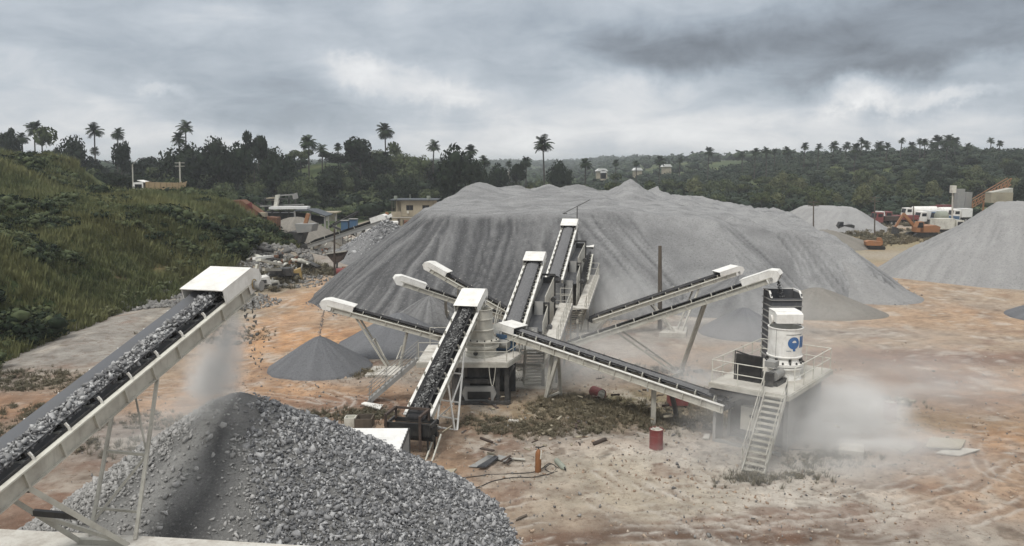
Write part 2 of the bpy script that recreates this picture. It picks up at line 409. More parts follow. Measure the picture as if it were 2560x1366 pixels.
# wheel ruts as polylines (photo positions laid on the floor)
RUTS = [[(1180, 1345), (1400, 1290), (1700, 1268), (2050, 1240), (2300, 1185), (2450, 1120)],
        [(1450, 1352), (1800, 1335), (2150, 1300), (2400, 1235), (2540, 1150)],
        [(1500, 1180), (1580, 1240), (1700, 1310), (1800, 1362)],
        [(1600, 1150), (1720, 1215), (1850, 1290), (1950, 1350)],
        [(2350, 905), (2430, 960), (2520, 1060), (2560, 1180)],
        [(2150, 830), (2330, 870), (2480, 900), (2620, 960)],
        [(620, 780), (680, 840), (660, 900), (560, 960)],
        [(700, 745), (640, 790), (620, 860), (640, 940), (800, 1010)],
        [(150, 1000), (400, 975), (650, 985), (900, 1020)],
        [(2300, 720), (2400, 780), (2520, 850)],
        [(1300, 1130), (1500, 1090), (1650, 1130), (1800, 1230), (2100, 1290)]]
RUTW = [[(G(*p).x, G(*p).y) for p in r] for r in RUTS]
def smooth_line(pts, n=40):
    P = np.array(pts); t = np.linspace(0, len(P)-1, n); out = []
    for u in t:
        i = int(min(u, len(P)-2)); f = u-i; p0 = P[max(i-1, 0)]; p1 = P[i]; p2 = P[i+1]; p3 = P[min(i+2, len(P)-1)]
        out.append(.5*((2*p1)+(-p0+p2)*f+(2*p0-5*p1+4*p2-p3)*f*f+(-p0+3*p1-3*p2+p3)*f**3))
    return np.array(out)
RUTW = [smooth_line(r) for r in RUTW]
def polydist(x, y, P, closed=False):
    """distance, arclength of nearest point"""
    best = np.full(x.shape, 1e9); arc = np.zeros(x.shape); s0 = 0
    n = len(P)
    for i in range(n if closed else n-1):
        a = P[i]; b = P[(i+1) % n]; d = b-a; L = np.hypot(*d)
        t = np.clip(((x-a[0])*d[0]+(y-a[1])*d[1])/(L*L+1e-9), 0, 1)
        q = np.hypot(x-(a[0]+d[0]*t), y-(a[1]+d[1]*t)); m = q < best
        best[m] = q[m]; arc[m] = (s0+t*L)[m]; s0 += L
    return best, arc
def inside(x, y, P):
    c = np.zeros(x.shape, bool); n = len(P)
    for i in range(n):
        a = P[i]; b = P[(i+1) % n]
        m = ((a[1] > y) != (b[1] > y)) & (x < (b[0]-a[0])*(y-a[1])/(b[1]-a[1]+1e-12)+a[0]); c ^= m
    return c
TAN, ORG, GREY, RED, PALE = (.415, .315, .225), (.49, .300, .175), (.33, .31, .28), (.23, .128, .085), (.60, .545, .47)
DRK = (.155, .100, .072); WHT = (.74, .69, .62); ORH = (.58, .33, .17)
GREEN, DGREEN, STRAW = (.105, .130, .050), (.045, .068, .026), (.21, .205, .095)
BLOBS = [  # px, py, radius x (m), radius y (m), colour, strength
    (300, 880, 9, 16, GREY, .95), (420, 790, 11, 12, GREY, .9), (160, 830, 6, 12, GREY, .8), (330, 940, 9, 4, GREY, .6),
    (450, 960, 10, 5, TAN, .7), (650, 850, 6, 14, TAN, .5), (700, 780, 7, 12, ORG, .55), (830, 850, 6, 5, ORG, .8), (640, 760, 6, 8, TAN, .5), (560, 700, 7, 9, GREY, .5),
    (100, 1020, 8, 3, ORG, .8), (60, 1000, 5, 2, RED, .5), (150, 1290, 5, 3, RED, .8), (350, 1090, 9, 4, RED, .55), (560, 1000, 9, 2.5, ORG, .7), (250, 1100, 5, 3, GREY, .5),
    (790, 850, 5, 5, ORH, .9), (690, 790, 3, 10, ORH, .7), (760, 735, 5, 6, ORH, .6), (625, 900, 3, 4, ORH, .5), (2480, 960, 7, 3, ORH, .8), (2540, 1120, 3, 4, ORH, .6), (820, 985, 7, 3, ORG, .75), (830, 1020, 6, 2, RED, .6), (700, 960, 6, 2, ORG, .6), (850, 950, 5, 1.5, GREY, .6), (640, 930, 4, 5, ORG, .6),
    (950, 1010, 3, 2, RED, .5), (1350, 920, 5, 4, GREY, .8), (1250, 960, 5, 3, GREY, .5), (1330, 1040, 5, 1.6, GREEN, .25), (1200, 1060, 4, 2, TAN, .6),
    (1120, 1110, 4, 2.5, (.30, .205, .14), .7), (1250, 1090, 5, 1.6, (.24, .17, .115), .6), (1150, 1180, 3, 2, (.26, .175, .12), .6), (1180, 1270, 2.5, 2.5, (.33, .20, .13), .6), (1400, 1060, 6, 1.4, (.24, .19, .135), .6), (1750, 1090, 4, 1.2, (.26, .22, .17), .5), (1200, 1200, 6, 3, ORG, .55), (1300, 1260, 4, 2.2, ORG, .8), (1230, 1300, 3, 2, RED, .35), (1500, 1100, 5, 1.6, GREY, .65),
    (1600, 1120, 4, 1.5, ORG, .4), (1700, 1180, 6, 4, PALE, .55), (1850, 1200, 9, 4.5, WHT, .75), (2050, 1270, 8, 3, WHT, .6), (1640, 1260, 6, 3, WHT, .5), (2250, 1170, 5, 3, WHT, .5), (2100, 1180, 7, 4, PALE, .6), (1950, 1250, 6, 2, PALE, .5), (1350, 1180, 3, 2.5, GREY, .5),
    (1560, 1200, 4, 3, (.44, .36, .24), .5), (1500, 1280, 5, 2, (.43, .36, .26), .5), (1680, 1340, 7, .7, DRK, .85), (1900, 1352, 6, .5, DRK, .75), (1850, 1290, 4, .5, RED, .6), (2330, 1200, 2.6, 1.3, DRK, .45), (1250, 1345, 3, .7, RED, .5), (1180, 1130, 3, .8, DRK, .35), (1420, 1230, 2, .6, DRK, .3), (1580, 1310, 3, .5, DRK, .35), (2150, 1310, 4, .8, RED, .5),
    (2400, 1130, 5, 4, ORG, .6), (2500, 1050, 5, 5, ORG, .65), (2450, 960, 6, 4, ORG, .9), (2540, 960, 5, 3, ORG, .9), (2500, 1250, 4, 3, ORG, .55), (2250, 1000, 6, 4, RED, .3),
    (2300, 1215, 3, .7, RED, .4), (2200, 890, 9, 2.2, RED, .9), (2420, 900, 10, 2.0, RED, .85), (2150, 930, 4, 3, RED, .5), (2350, 940, 4, 1.6, RED, .7), (2480, 1000, 4, 1.5, RED, .45), (2300, 1050, 5, 2, GREEN, .22),
    (2200, 850, 12, 4, TAN, .5), (2380, 800, 12, 6, ORG, .35), (1780, 900, 8, 3, (.36, .30, .24), .7), (1600, 900, 7, 4, ORG, .45), (1550, 870, 5, 3, GREY, .5), (1780, 830, 8, 4, GREY, .7), (2120, 830, 7, 2, GREY, .5),
    (1640, 1000, 7, 2.5, GREEN, .3), (1480, 1010, 5, 2, GREEN, .35), (2080, 640, 12, 9, STRAW, .5), (2300, 640, 14, 6, (.40, .35, .285), .8), (2200, 600, 16, 20, STRAW, .5), (2420, 745, 14, 5, TAN, .6),
    (1010, 590, 9, 12, TAN, .8), (1000, 575, 8, 14, (.42, .34, .25), .8), (780, 690, 6, 6, TAN, .7), (800, 710, 7, 5, ORG, .6), (690, 640, 7, 9, GREY, .9), (770, 640, 10, 9, GREY, .8), (880, 600, 12, 14, GREY, .6),
    (620, 650, 6, 9, (.30, .28, .21), .8), (550, 690, 5, 6, (.27, .25, .19), .7), (900, 540, 22, 20, (.30, .27, .22), .8)]
BLOBW = [(onground(b[0], b[1]), b) for b in BLOBS]
def ground_color(x, y, z):
    wx = x+2.0*fbm(x*.35, y*.35, 4, 61)*2; wy = y+1.5*fbm(x*.35, y*.35, 4, 67)*2
    C = np.empty((len(x), 3)); C[:] = TAN
    n = fbm(x*.12, y*.12, 4, 71); C += (np.array(GREY)-C)*(ss((n+.04)*5)*.6)[:, None]
    n = fbm(x*.2, y*.2, 4, 77); C += (np.array(ORG)-C)*(ss((n-.03)*6)*.5)[:, None]
    for p, b in BLOBW:
        q = ((wx-p.x)/b[2])**2+((wy-p.y)/b[3])**2; near = q < 9
        if near.any():
            a = np.exp(-q[near]**1.6)*min(1, b[5]*1.15); C[near] += (np.array(b[4])-C[near])*a[:, None]
    # mottling
    n = fbm(x*1.3, y*1.0, 5, 81, .66); C *= (1+.9*n*(1-ss((y-70)/60)))[:, None]
    n = fbm(x*.9+3, y*.75, 5, 83, .66); C += (np.array((.12, .085, .06))-C)*(ss((n-.13)*9)*.6*(1-ss((y-75)/30)))[:, None]
    n = fbm(x*.45, y*.45, 5, 84, .62); C += (np.array(RED)-C)*(ss((n-.11)*7)*.55*(1-ss((y-80)/40)))[:, None]
    n = fbm(x*.6+9, y*.5, 5, 87, .62); C += (np.array(PALE)-C)*(ss((n-.09)*7)*.55*(1-ss((y-80)/40)))[:, None]
    # the green bank and everything beyond the yard
    d = -(x-base_line(y)) + 3.4*fbm(x*.09, y*.09, 4, 11)
    g = ss((d-.3)/2.2)*(1-.0*y); g = np.maximum(g, ss((y-186)/16)); g = np.maximum(g, ss((-x-44)/6)*ss((y-110)/10)); g = np.maximum(g, ss((x-95)/10)*ss((y-120)/20))
    k = ss((fbm(x*.06, y*.06, 4, 91)+.12)*3.2)[:, None]; V = np.array(DGREEN)*(1-k)+np.array(GREEN)*k
    k = ss((fbm(x*.11+5, y*.11, 3, 93)-.05)*5)[:, None]; V = V*(1-k*.55)+np.array(STRAW)*k*.55
    k = (ss((fbm(x*.22, y*.22, 3, 95)-.14)*8)*ss((-x-30)/6)*(1-ss((z-6)/2))*(y < 120))[:, None]; V = V*(1-k*.6)+np.array((.24, .15, .085))*k*.6
    q = np.exp(-(((x+60)/15)**2+((y-96)/16)**2)**2)*.8; V = V+(np.array((.19, .20, .085))-V)*q[:, None]
    C = C*(1-g[:, None])+V*g[:, None]
    q = np.exp(-(((wx+30.5)/6)**2+((wy-98)/14)**2)**2)*(.55+fbm(x*.3, y*.3, 3, 99)); C += (np.array((.33, .27, .19))-C)*np.clip(q, 0, 1)[:, None]
    return C, g
def spaced(segs):
    out = []
    for a, b, s in segs: out += list(np.arange(a, b, s))
    return np.array(out+[segs[-1][1]])
def build_ground():
    xs = spaced([(-3000, -1500, 500), (-1500, -400, 100), (-400, -130, 10), (-130, -80, 2.2), (-80, -34, .55), (-34, -14, .35), (-14, 22, .13), (22, 60, .5), (60, 140, 2), (140, 400, 10), (400, 1500, 100), (1500, 3000, 500)])
    ys = spaced([(-600, -100, 100), (-100, 12, 8), (12, 24, 1), (24, 40, .115), (40, 46, .16), (46, 70, .35), (70, 130, .6), (130, 200, 1.6), (200, 420, 4), (420, 1000, 30), (1000, 2400, 120), (2400, 3000, 300)])
    X, Y = np.meshgrid(xs, ys); x = X.ravel(); y = Y.ravel(); z = terrain(x, y)
    near = (x > -40) & (x < 60) & (y > 22) & (y < 90)
    C, g = ground_color(x, y, z)
    xn, yn = x[near], y[near]; dz = np.zeros(xn.shape); cn = C[near]
    for i, r in enumerate(RUTW):
        dist, arc = polydist(xn, yn, r)
        for off in (.0, 1.7):
            e = np.abs(dist-off-.5*fbm(arc*.35, i*3.0, 3, 7)-.15*fbm(arc*2.2, i*3.0, 2, 8)); fade = ss((fbm(arc*.45, i+off, 3, 100+i)+.16)*5)*ss((fbm(xn*1.1, yn*1.1, 3, 120+i)+.22)*4)
            groove = np.exp(-(e/.17)**2)*fade; lip = np.exp(-((e-.27)/.09)**2)*fade
            tread = .5+fbm(arc*1.6+i*7, dist*2.5, 3, 140+i)*1.6
            dz += (-.035*groove+.015*lip)*(.3+1.2*tread)
            cn += (np.array(WHT)-cn)*(lip*.62*np.clip(.2+tread, 0, 1.3))[:, None]; cn += (np.array((.22, .155, .115))-cn)*(groove*np.clip(.15+.4*tread, 0, .7))[:, None]
    dz += (.16*np.maximum(fbm(xn*1.6, yn*1.9, 5, 131, .62)-.02, 0)+.10*fbm(xn*2.6, yn*2.6, 3, 133, .6)*ss((fbm(xn*.25, yn*.3, 3, 137)+.02)*8))*(1-ss((yn-50)/10))
    z[near] += dz; C[near] = cn
    nx, ny = len(xs), len(ys); i = np.arange(nx*ny).reshape(ny, nx)
    F = np.stack([i[:-1, :-1].ravel(), i[:-1, 1:].ravel(), i[1:, 1:].ravel(), i[1:, :-1].ravel()], 1)
    m, nt, b = new_mat('ground_soil')
    at = nt.nodes.new('ShaderNodeAttribute'); at.attribute_name = 'soil'
    n1 = tex(nt, 2.2, 9, .75); n2 = tex(nt, 14, 6, .7); n3 = tex(nt, .5, 5, .6)
    c = mixc(nt, maprange(nt, n1, .51, .64, 0, .62), at.outputs[0], (.17, .11, .078))
    c = mixc(nt, maprange(nt, n1, .30, .46, .5, 0), c, (.54, .49, .42))
    c = mixc(nt, maprange(nt, n2, .57, .68, 0, .45), c, (.16, .13, .105))
    c = mixc(nt, maprange(nt, n2, .28, .40, .35, 0), c, (.52, .49, .44))
    c = mixc(nt, maprange(nt, n3, .35, .7, .0, .15), c, (.34, .30, .25))
    at2 = nt.nodes.new('ShaderNodeAttribute'); at2.attribute_name = 'green'
    n4 = tex(nt, .9, 6, .7)
    veg = mixc(nt, maprange(nt, n4, .35, .7), at.outputs[0], (.05, .065, .028))
    c = mixc(nt, at2.outputs['Fac'], c, veg)
    nt.links.new(c, b.inputs['Base Color']); b.inputs['Roughness'].default_value = .95; b.inputs['Specular IOR Level'].default_value = .15
    bump(nt, b, tex(nt, 3.6, 10, .8), .95, .2)
    me = np_mesh('ground', np.stack([x, y, z], 1), F, m, smooth=True)
    color_attr(me, 'soil', C); color_attr(me, 'green', np.repeat(g[:, None], 3, 1))
    tag(link('ground', me), kind='structure')
build_ground()

# ------------------------------------------------------------------ piles
def gravel_mat(name, c1, c2, grain=9, streaky=.5):
    m, nt, b = new_mat(name)
    at = nt.nodes.new('ShaderNodeAttribute'); at.attribute_name = 'grade'
    c = mixc(nt, at.outputs['Fac'], c1, c2)
    n = tex(nt, grain, 6, .75); c = mixc(nt, maprange(nt, n, .53, .66, 0, .5), c, tuple(x*.5 for x in c1))
    c = mixc(nt, maprange(nt, n, .32, .44, .45, 0), c, tuple(min(1, x*1.35) for x in c2))
    n = tex(nt, .6, 5, .65); c = mixc(nt, maprange(nt, n, .4, .7, 0, .25), c, tuple(x*.75 for x in c1))
    nt.links.new(c, b.inputs['Base Color']); b.inputs['Roughness'].default_value = .95; b.inputs['Specular IOR Level'].default_value = .15
    bump(nt, b, tex(nt, grain*.8, 9, .85), .8, .22)
    return m
pile_m = gravel_mat('coarse_sand_pile', (.096, .097, .100), (.34, .34, .337), 6)
palepile_m = gravel_mat('pale_stone_dust', (.26, .258, .255), (.36, .357, .35), 5)
chip_m = gravel_mat('blue_grey_chippings', (.165, .17, .18), (.235, .24, .25), 9)
sand_m = gravel_mat('tan_grey_sand', (.20, .188, .165), (.29, .268, .235), 4)
fine_m = gravel_mat('damp_fines', (.115, .115, .115), (.37, .365, .35), 12)
def big_pile(name, label, P, top, mat, res=.35, slope=.68, rill=.55, sd=0, wave=1.0, closed=True):
    P = np.array(P); x0, y0 = P.min(0)-1; x1, y1 = P.max(0)+1
    xs = np.arange(x0, x1, res); ys = np.arange(y0, y1, res); X, Y = np.meshgrid(xs, ys); x = X.ravel(); y = Y.ravel()
    wx = x+wave*2*fbm(x*.12, y*.12, 3, sd+1); wy = y+wave*2*fbm(x*.12+7, y*.12, 3, sd+2)
    d, arc = polydist(wx, wy, P, True); ins = inside(wx, wy, P); d = np.where(ins, d, -d)
    w_ = .9*fbm(arc*.1, d*.12, 2, sd+9)+.25*fbm(arc*.5, d*.4, 2, sd+10)
    n_ = fbm(arc*.30+w_, d*.03, 3, sd+3, .5); rl = .16-.8*np.abs(n_)+.25*n_; n_ = fbm(arc*1.9+w_*2, d*.06, 3, sd+4, .6); rf = .25-1.7*np.abs(n_); rv = fbm(arc*2.8+w_*4, d*.15, 3, sd+14, .65)
    tp = top(x, y)
    flank = slope*d
    amt = ss(d/2.0)*ss((tp*1.5-flank+1)/3)
    flank = flank+(rl*rill*.80+rf*rill*.75+rv*rill*.30)*amt
    k = .28; a = flank; bb = tp+.85*fbm(x*.45, y*.45, 5, sd+5, .6)+.25*fbm(x*.3, y*1.8, 3, sd+6)
    h = np.clip(.5+.5*(bb-a)/k, 0, 1); z = bb*(1-h)+a*h-k*h*(1-h)
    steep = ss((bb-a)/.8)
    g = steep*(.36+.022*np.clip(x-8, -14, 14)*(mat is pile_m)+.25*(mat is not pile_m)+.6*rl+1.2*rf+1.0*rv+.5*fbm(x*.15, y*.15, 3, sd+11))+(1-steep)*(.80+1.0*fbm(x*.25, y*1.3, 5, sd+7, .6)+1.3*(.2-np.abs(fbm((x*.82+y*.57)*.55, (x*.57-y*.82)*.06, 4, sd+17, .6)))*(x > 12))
    keep = z > -.5
    nx, ny = len(xs), len(ys); i = np.arange(nx*ny).reshape(ny, nx)
    F = np.stack([i[:-1, :-1].ravel(), i[:-1, 1:].ravel(), i[1:, 1:].ravel(), i[1:, :-1].ravel()], 1)
    F = F[keep[F].all(1)]; used = np.unique(F); mp = np.full(nx*ny, -1); mp[used] = np.arange(len(used)); F = mp[F]
    z = z+terrain(x, y)*.0
    me = np_mesh(name, np.stack([x, y, z], 1)[used], F, mat, smooth=True); color_attr(me, 'grade', np.repeat(np.clip(g, 0, 1)[used][:, None], 3, 1))
    return tag(link(name, me), label, 'gravel pile')
def xy(px, py): p = G(px, py); return (p.x, p.y)
mainP = [xy(772, 757), xy(850, 785), xy(980, 800), xy(1150, 806), xy(1400, 812), xy(1600, 800), xy(1760, 780), xy(1880, 800), xy(2050, 760), (33.0, 75), xy(2262, 758), (40.5, 80), (45.2, 104), (46.5, 126), (36, 136), (10, 140), (-12, 136), (-18.5, 124), (-19, 104), (-19.6, 86)]
def main_top(x, y):
    t = 8.3+np.clip(y-84, 0, 30)*.042-np.clip(x-10, 0, 60)*.06+.5*fbm(x*.13, y*.13, 3, 91)-np.clip(y-113, 0, 40)*.30
    t = t+1.5*np.exp(-(((x+4.6)/3.6)**2+((y-101)/6.5)**2))
    t = np.maximum(t, 11.1-.62*np.hypot(x-15.4, (y-105)*.9)+.15*fbm(x, y, 3, 3))
    t = np.maximum(t, 9.9-.6*np.hypot(x-14.0, (y-99)))
    for (mx, my, mh) in ((0.5, 106, .9), (5, 110, 1.0), (9.5, 112, .8), (20, 110, 1.1), (24.5, 109, .8), (29, 107, 1.2), (33, 104, .9), (7, 96, .6), (26, 98, .7), (1, 92, .5)):
        t = t+mh*np.maximum(0, 1-np.hypot((x-mx)/2.8, (y-my)/2.2))
    # lower apron on the right: the face falls in steps
    a = 7.9-.185*np.clip(x-20, 0, 50)-.03*np.clip(96-y, 0, 40)
    u = x*.82+y*.57; rid = .5-2.2*np.abs(fbm(u*.30, (x*.57-y*.82)*.05, 3, 77, .55))
    a = a+rid*1.1
    t = np.where(x > 20, np.minimum(t, np.maximum(a, 3.2)+.9*ss((y-96)/14)+2.6*fbm(x*.13+y*.05, y*.10-x*.08, 4, 88, .55)+1.0*(.2-np.abs(fbm(x*.35+y*.2, y*.12, 3, 89)))), t)
    return t
big_pile('stone_dust_pile', 'huge flat topped grey stone dust pile with rain runnels in the middle of the quarry', mainP, main_top, pile_m, .26, .75, .62, 200)
rp = [xy(2195, 672), xy(2215, 695), xy(2320, 706), xy(2450, 718), xy(2560, 726), xy(2760, 742), (72, 84), (84, 100), (82, 118), (68, 124), (58, 117), (49.5, 104)]
def right_top(x, y): return 8.0-.04*np.abs(x-62)+.5*fbm(x*.15, y*.15, 3, 8)
big_pile('stone_dust_pile', 'smooth pale grey stone dust pile at the right edge, below the orange crane', rp, right_top, palepile_m, .4, .68, .45, 300)
fp = [xy(1960, 575), xy(2060, 580), xy(2170, 585), (70, 160), (72, 172), (56, 176), (45, 166), (44, 155)]
big_pile('stone_dust_pile', 'low pale stone dust pile behind the right shoulder of the huge pile', [(54, 152), (62, 147), (71, 150), (76, 160), (68, 170), (56, 172), (51, 164)], lambda x, y: 4.7-.02*np.abs(x-52)+.3*fbm(x*.2, y*.2, 2, 4), palepile_m, .6, .6, .3, 400)
def cone(name, label, c, r, h, mat, sd=0, rings=30, seg=96, rnd=.10, elong=1.0, yaw=0, cat='gravel pile', grade=.5):
    t = np.linspace(0, 1.06, rings); a = np.linspace(0, 2*np.pi, seg, endpoint=False); T, AA = np.meshgrid(t, a, indexing='ij')
    rr = r*(1+.10*fbm(np.cos(AA)*1.5+sd, np.sin(AA)*1.5, 3, sd)*2*T)
    x = np.cos(AA)*T*rr*elong; y = np.sin(AA)*T*rr
    cx, sx = math.cos(yaw), math.sin(yaw); x, y = x*cx-y*sx, x*sx+y*cx
    prof = h*(1-np.sqrt(T*T+rnd*rnd)+rnd*.25)
    rill = fbm(np.cos(AA)*6+sd, np.sin(AA)*6, 3, sd+5); z = prof+h*.06*rill*ss(T*3)*ss((1.02-T)*5)+h*.02*fbm(x*2, y*2, 3, sd+9)
    z = np.where(T > 1.0, -.2, np.maximum(z, -.05))
    V = np.stack([x.ravel(), y.ravel(), z.ravel()], 1); i = np.arange(rings*seg).reshape(rings, seg); j = np.roll(i, -1, 1)
    F = np.stack([i[:-1].ravel(), i[1:].ravel(), j[1:].ravel(), j[:-1].ravel()], 1)
    me = np_mesh(name, V, F, mat, smooth=True); g = np.clip(grade+1.2*rill.ravel(), 0, 1); color_attr(me, 'grade', np.repeat(g[:, None], 3, 1))
    o = link(name, me); o.location = c; return tag(o, label, cat)
cone('chippings_heap', 'neat grey cone of chippings under the lowest left conveyor head', (-12.35, 50.2, 0), 3.25, 2.2, chip_m, 1)
cone('chippings_heap', 'broad grey chippings cone just behind and right of the neat cone', (-8.1, 56.4, 0), 4.3, 2.6, chip_m, 2, elong=1.05)
cone('chippings_heap', 'smaller grey cone against the toe of the huge pile, behind the broad one', (-6.6, 63.2, 0), 3.9, 2.7, pile_m, 3)
cone('chippings_heap', 'blue grey chippings cone on open ground left of the ribbed steel bin', (18.0, 61.0, 0), 3.5, 2.1, chip_m, 4)
cone('sand_heap', 'tan grey sand mound at the right toe of the huge pile', (27.0, 70.0, 0), 4.6, 2.3, sand_m, 5, elong=1.3, cat='sand heap')
cone('sand_heap', 'wide low sand mound behind the ribbed steel bin', (20.5, 71.5, 0), 5.4, 3.3, pile_m, 6, elong=1.4, cat='sand heap')
cone('chippings_heap', 'small pale cone spilling from the far right corner of the huge pile', (33, 79.5, 0), 5.2, 3.6, palepile_m, 7, elong=1.5, yaw=R(-35))
cone('chippings_heap', 'dark chippings heap cut off by the right edge of the photo', (46.6, 67, 0), 4.0, 2.0, chip_m, 8)
cone('quarry_waste_mound', 'rounded grey mound beside the old crusher yard', (-33.5, 124, 0), 8.0, 6.2, sand_m, 9, rnd=.3, elong=1.1, cat='gravel pile')
cone('soil_mound', 'brown soil mound by the yellow roller behind the huge pile', (50, 128, 0), 8, 3.2, sand_m, 10, rnd=.3, cat='soil heap')
# ---------------------------- the front stone heap
HC = Vector((-9.25, 26.0, 0)); HR, HH = 8.85, 5.66
def heap_h(x, y):
    dx = x-HC.x; dx = np.where(dx > 0, dx*.925, dx*1.08); dy = y-HC.y; r = np.hypot(dx, dy); t = r/(HR*(1+.05*fbm(dx*.25, dy*.25, 2, 5)*2))
    return HH*(1-np.sqrt(t*t+.0036)+.01)+.16*fbm(dx*.8, dy*.8, 3, 6)*ss(r/2)
hb = MB()
def heap():
    root = thing('stone_heap', (HC.x, HC.y, 0), 'big front heap of crushed grey stones with a dark streak of fines', 'stone heap')
    n = 110; u = np.linspace(-HR*1.18, HR*1.18, 160); X, Y = np.meshgrid(u, u); x = X.ravel(); y = Y.ravel(); z = np.maximum(heap_h(x+HC.x, y+HC.y), -.4)
    az = np.degrees(np.arctan2(x, -y)); rr = np.hypot(x, y); w = 9*fbm(x*.6, y*.6, 3, 12)
    dark = np.exp(-((az+w-1-.0*rr)/8.5)**2)*ss(rr/.2)+np.exp(-(rr/.75)**2)
    light = np.exp(-((az+w*1.4+21)/14)**4)
    g = np.clip(.62+.4*light+.35*fbm(x*1.5, y*1.5, 4, 4)+.25*fbm(az*.12, rr*.3, 3, 44)-.80*np.clip(dark, 0, 1)*(.75+.8*fbm(x*.9, y*.9, 3, 45)), 0, 1)
    keep = z > -.25; i = np.arange(len(x)).reshape(160, 160)
    F = np.stack([i[:-1, :-1].ravel(), i[:-1, 1:].ravel(), i[1:, 1:].ravel(), i[1:, :-1].ravel()], 1); F = F[keep[F].all(1)]
    me = np_mesh('heap_core', np.stack([x, y, z], 1), F, fine_m, smooth=True); color_attr(me, 'grade', np.repeat(g[:, None], 3, 1))
    link('heap_core', me, root)
    N = 60000
    r = HR*1.1*np.sqrt(rng.uniform(0, 1.06, N)); a = rng.uniform(-180, 180, N); 
    keep = (np.abs(a) < 125) | (rng.uniform(size=N) < .25); r = r[keep]; a = a[keep]
    x = HC.x+r*np.sin(np.radians(a)); y = HC.y-r*np.cos(np.radians(a)); w = 10*fbm(x*.5, y*.5, 3, 14); am = a+w
    p = np.ones(len(a)); p[(am > -36) & (am < 17)] = .0
    band = (am > -36) & (am < 17); core = np.abs(am-1) < 8
    p = np.where(band, np.where(core, .02, .10+.25*ss(fbm(x*.8, y*.8, 3, 15)*5)), 1.0)
    p = np.where((am >= 17) & (am < 30), .25+.75*(am-17)/13, p); p = np.where((am <= -36) & (am > -46), .35, p); p = np.where(r < .75, .0, p); p = np.where((r < 1.7) & (np.abs(am) < 50), .15, p)
    k = rng.uniform(size=len(a)) < p; x, y, am, r = x[k], y[k], am[k], r[k]
    z = heap_h(x, y)+rng.uniform(-.02, .06, len(x)); ok = (z > -.03); x, y, z, am = x[ok], y[ok], z[ok], am[ok]
    s = rng.lognormal(math.log(.130), .42, len(x)); s = np.clip(s, .06, .42)
    P = np.stack([x, y, z], 1); dusty = (am < 24) & (am > -175) & (am < 24) & (x < HC.x+2.2)
    camd = np.linalg.norm(P-np.array([0, 0, CAMH]), axis=1); vis = (P[:, 1]*.0+1)
    # in the frame?
    yc = (P[:, 2]-CAMH)*math.cos(PITCH)+P[:, 1]*math.sin(PITCH); zc = P[:, 1]*math.cos(PITCH)-(P[:, 2]-CAMH)*math.sin(PITCH)
    inf = (np.abs(P[:, 0]/zc) < .64) & (np.abs(yc/zc) < .325) & (P[:, 1] < HC.y+.5)
    big = np.where(inf & ~((P[:, 1] < 20.0) & (P[:, 0] < -5)), s/camd, 0); o300 = np.argsort(-big)[:300]; sel = np.zeros(len(s), bool); sel[o300] = True
    meshes = {}
    for (v, f) in STONES:
        for mt in (stone_m, dusty_m): meshes.setdefault(mt.name, []).append(np_mesh('stone', v, f, mt))
    for q in o300:
        me = random.choice(meshes[(dusty_m if dusty[q] else stone_m).name]); o = link('stone', me, root)
        o.location = (x[q]-HC.x, y[q]-HC.y, z[q]); o.rotation_euler = (random.uniform(0, 6), random.uniform(0, 6), random.uniform(0, 6)); o.scale = (s[q],)*3
    for nm, msk, mt in (('small_stones', ~sel & ~dusty, stone_m), ('dusty_stones', ~sel & dusty, dusty_m)):
        V, F = scatter(STONES, P[msk]-np.array([HC.x, HC.y, 0]), s[msk]); tag(link(nm, np_mesh(nm, V, F, mt), root), kind='stuff')
heap()
def stone_field(name, label, pts, size, mat, base, cat='rubble', jitter=.3, sd=.35):
    P = np.array(pts); s = np.clip(rng.lognormal(math.log(size), sd, len(P)), size*.35, size*3.2)
    V, F = scatter(STONES, P-np.array(base), s); o = link(name, np_mesh(name, V, F, mat)); o.location = base
    return tag(o, label, cat, kind='stuff')
def ellipse_pts(c, rx, ry, n, yaw=0, dens=None):
    a = rng.uniform(0, 2*np.pi, n); r = np.sqrt(rng.uniform(0, 1, n)); x = np.cos(a)*r*rx; y = np.sin(a)*r*ry
    X = c[0]+x*math.cos(yaw)-y*math.sin(yaw); Y = c[1]+x*math.sin(yaw)+y*math.cos(yaw)
    return np.stack([X, Y, terrain(X, Y)+.05], 1)
def og(px, py): q = onground(px, py); return (q.x, q.y)
# second stone heap, beyond, under the old conveyor
hc2 = A(968, 575, 109); hc2.z = 0
cone('stone_heap', 'distant heap of coarse grey stones under the old conveyor', tuple(hc2), 8.6, 5.4, pile_m, 21, cat='stone heap', rnd=.08)
a = rng.uniform(0, 2*np.pi, 5200); r = 8.6*np.sqrt(rng.uniform(0, 1, 5200)); px_ = hc2.x+r*np.cos(a); py_ = hc2.y+r*np.sin(a)
stone_field('loose_stones', 'coarse stones lying over the distant heap', np.stack([px_, py_, 5.4*(1-r/8.6)+.05], 1), .33, stone_m, tuple(hc2), 'stones')
pts = np.concatenate([ellipse_pts(og(400, 742), 3.6, 1.6, 420), ellipse_pts(og(640, 655), 4, 7, 380), ellipse_pts(og(585, 690), 4, 4, 380), ellipse_pts(og(700, 660), 4, 8, 260), ellipse_pts(og(740, 690), 5, 5, 200), ellipse_pts(og(490, 735), 4, 2, 260)])
stone_field('quarry_rubble', 'broken rock strewn along the foot of the green bank', pts, .45, rubble_m, (-30, 90, 0))
fr_ = []
for a_, b_ in zip(mainP[:14], mainP[1:15]):
    for k in range(90): t_ = rng.uniform(); fr_.append((a_[0]+(b_[0]-a_[0])*t_+rng.normal()*.5, a_[1]+(b_[1]-a_[1])*t_+rng.normal()*.6-.2))
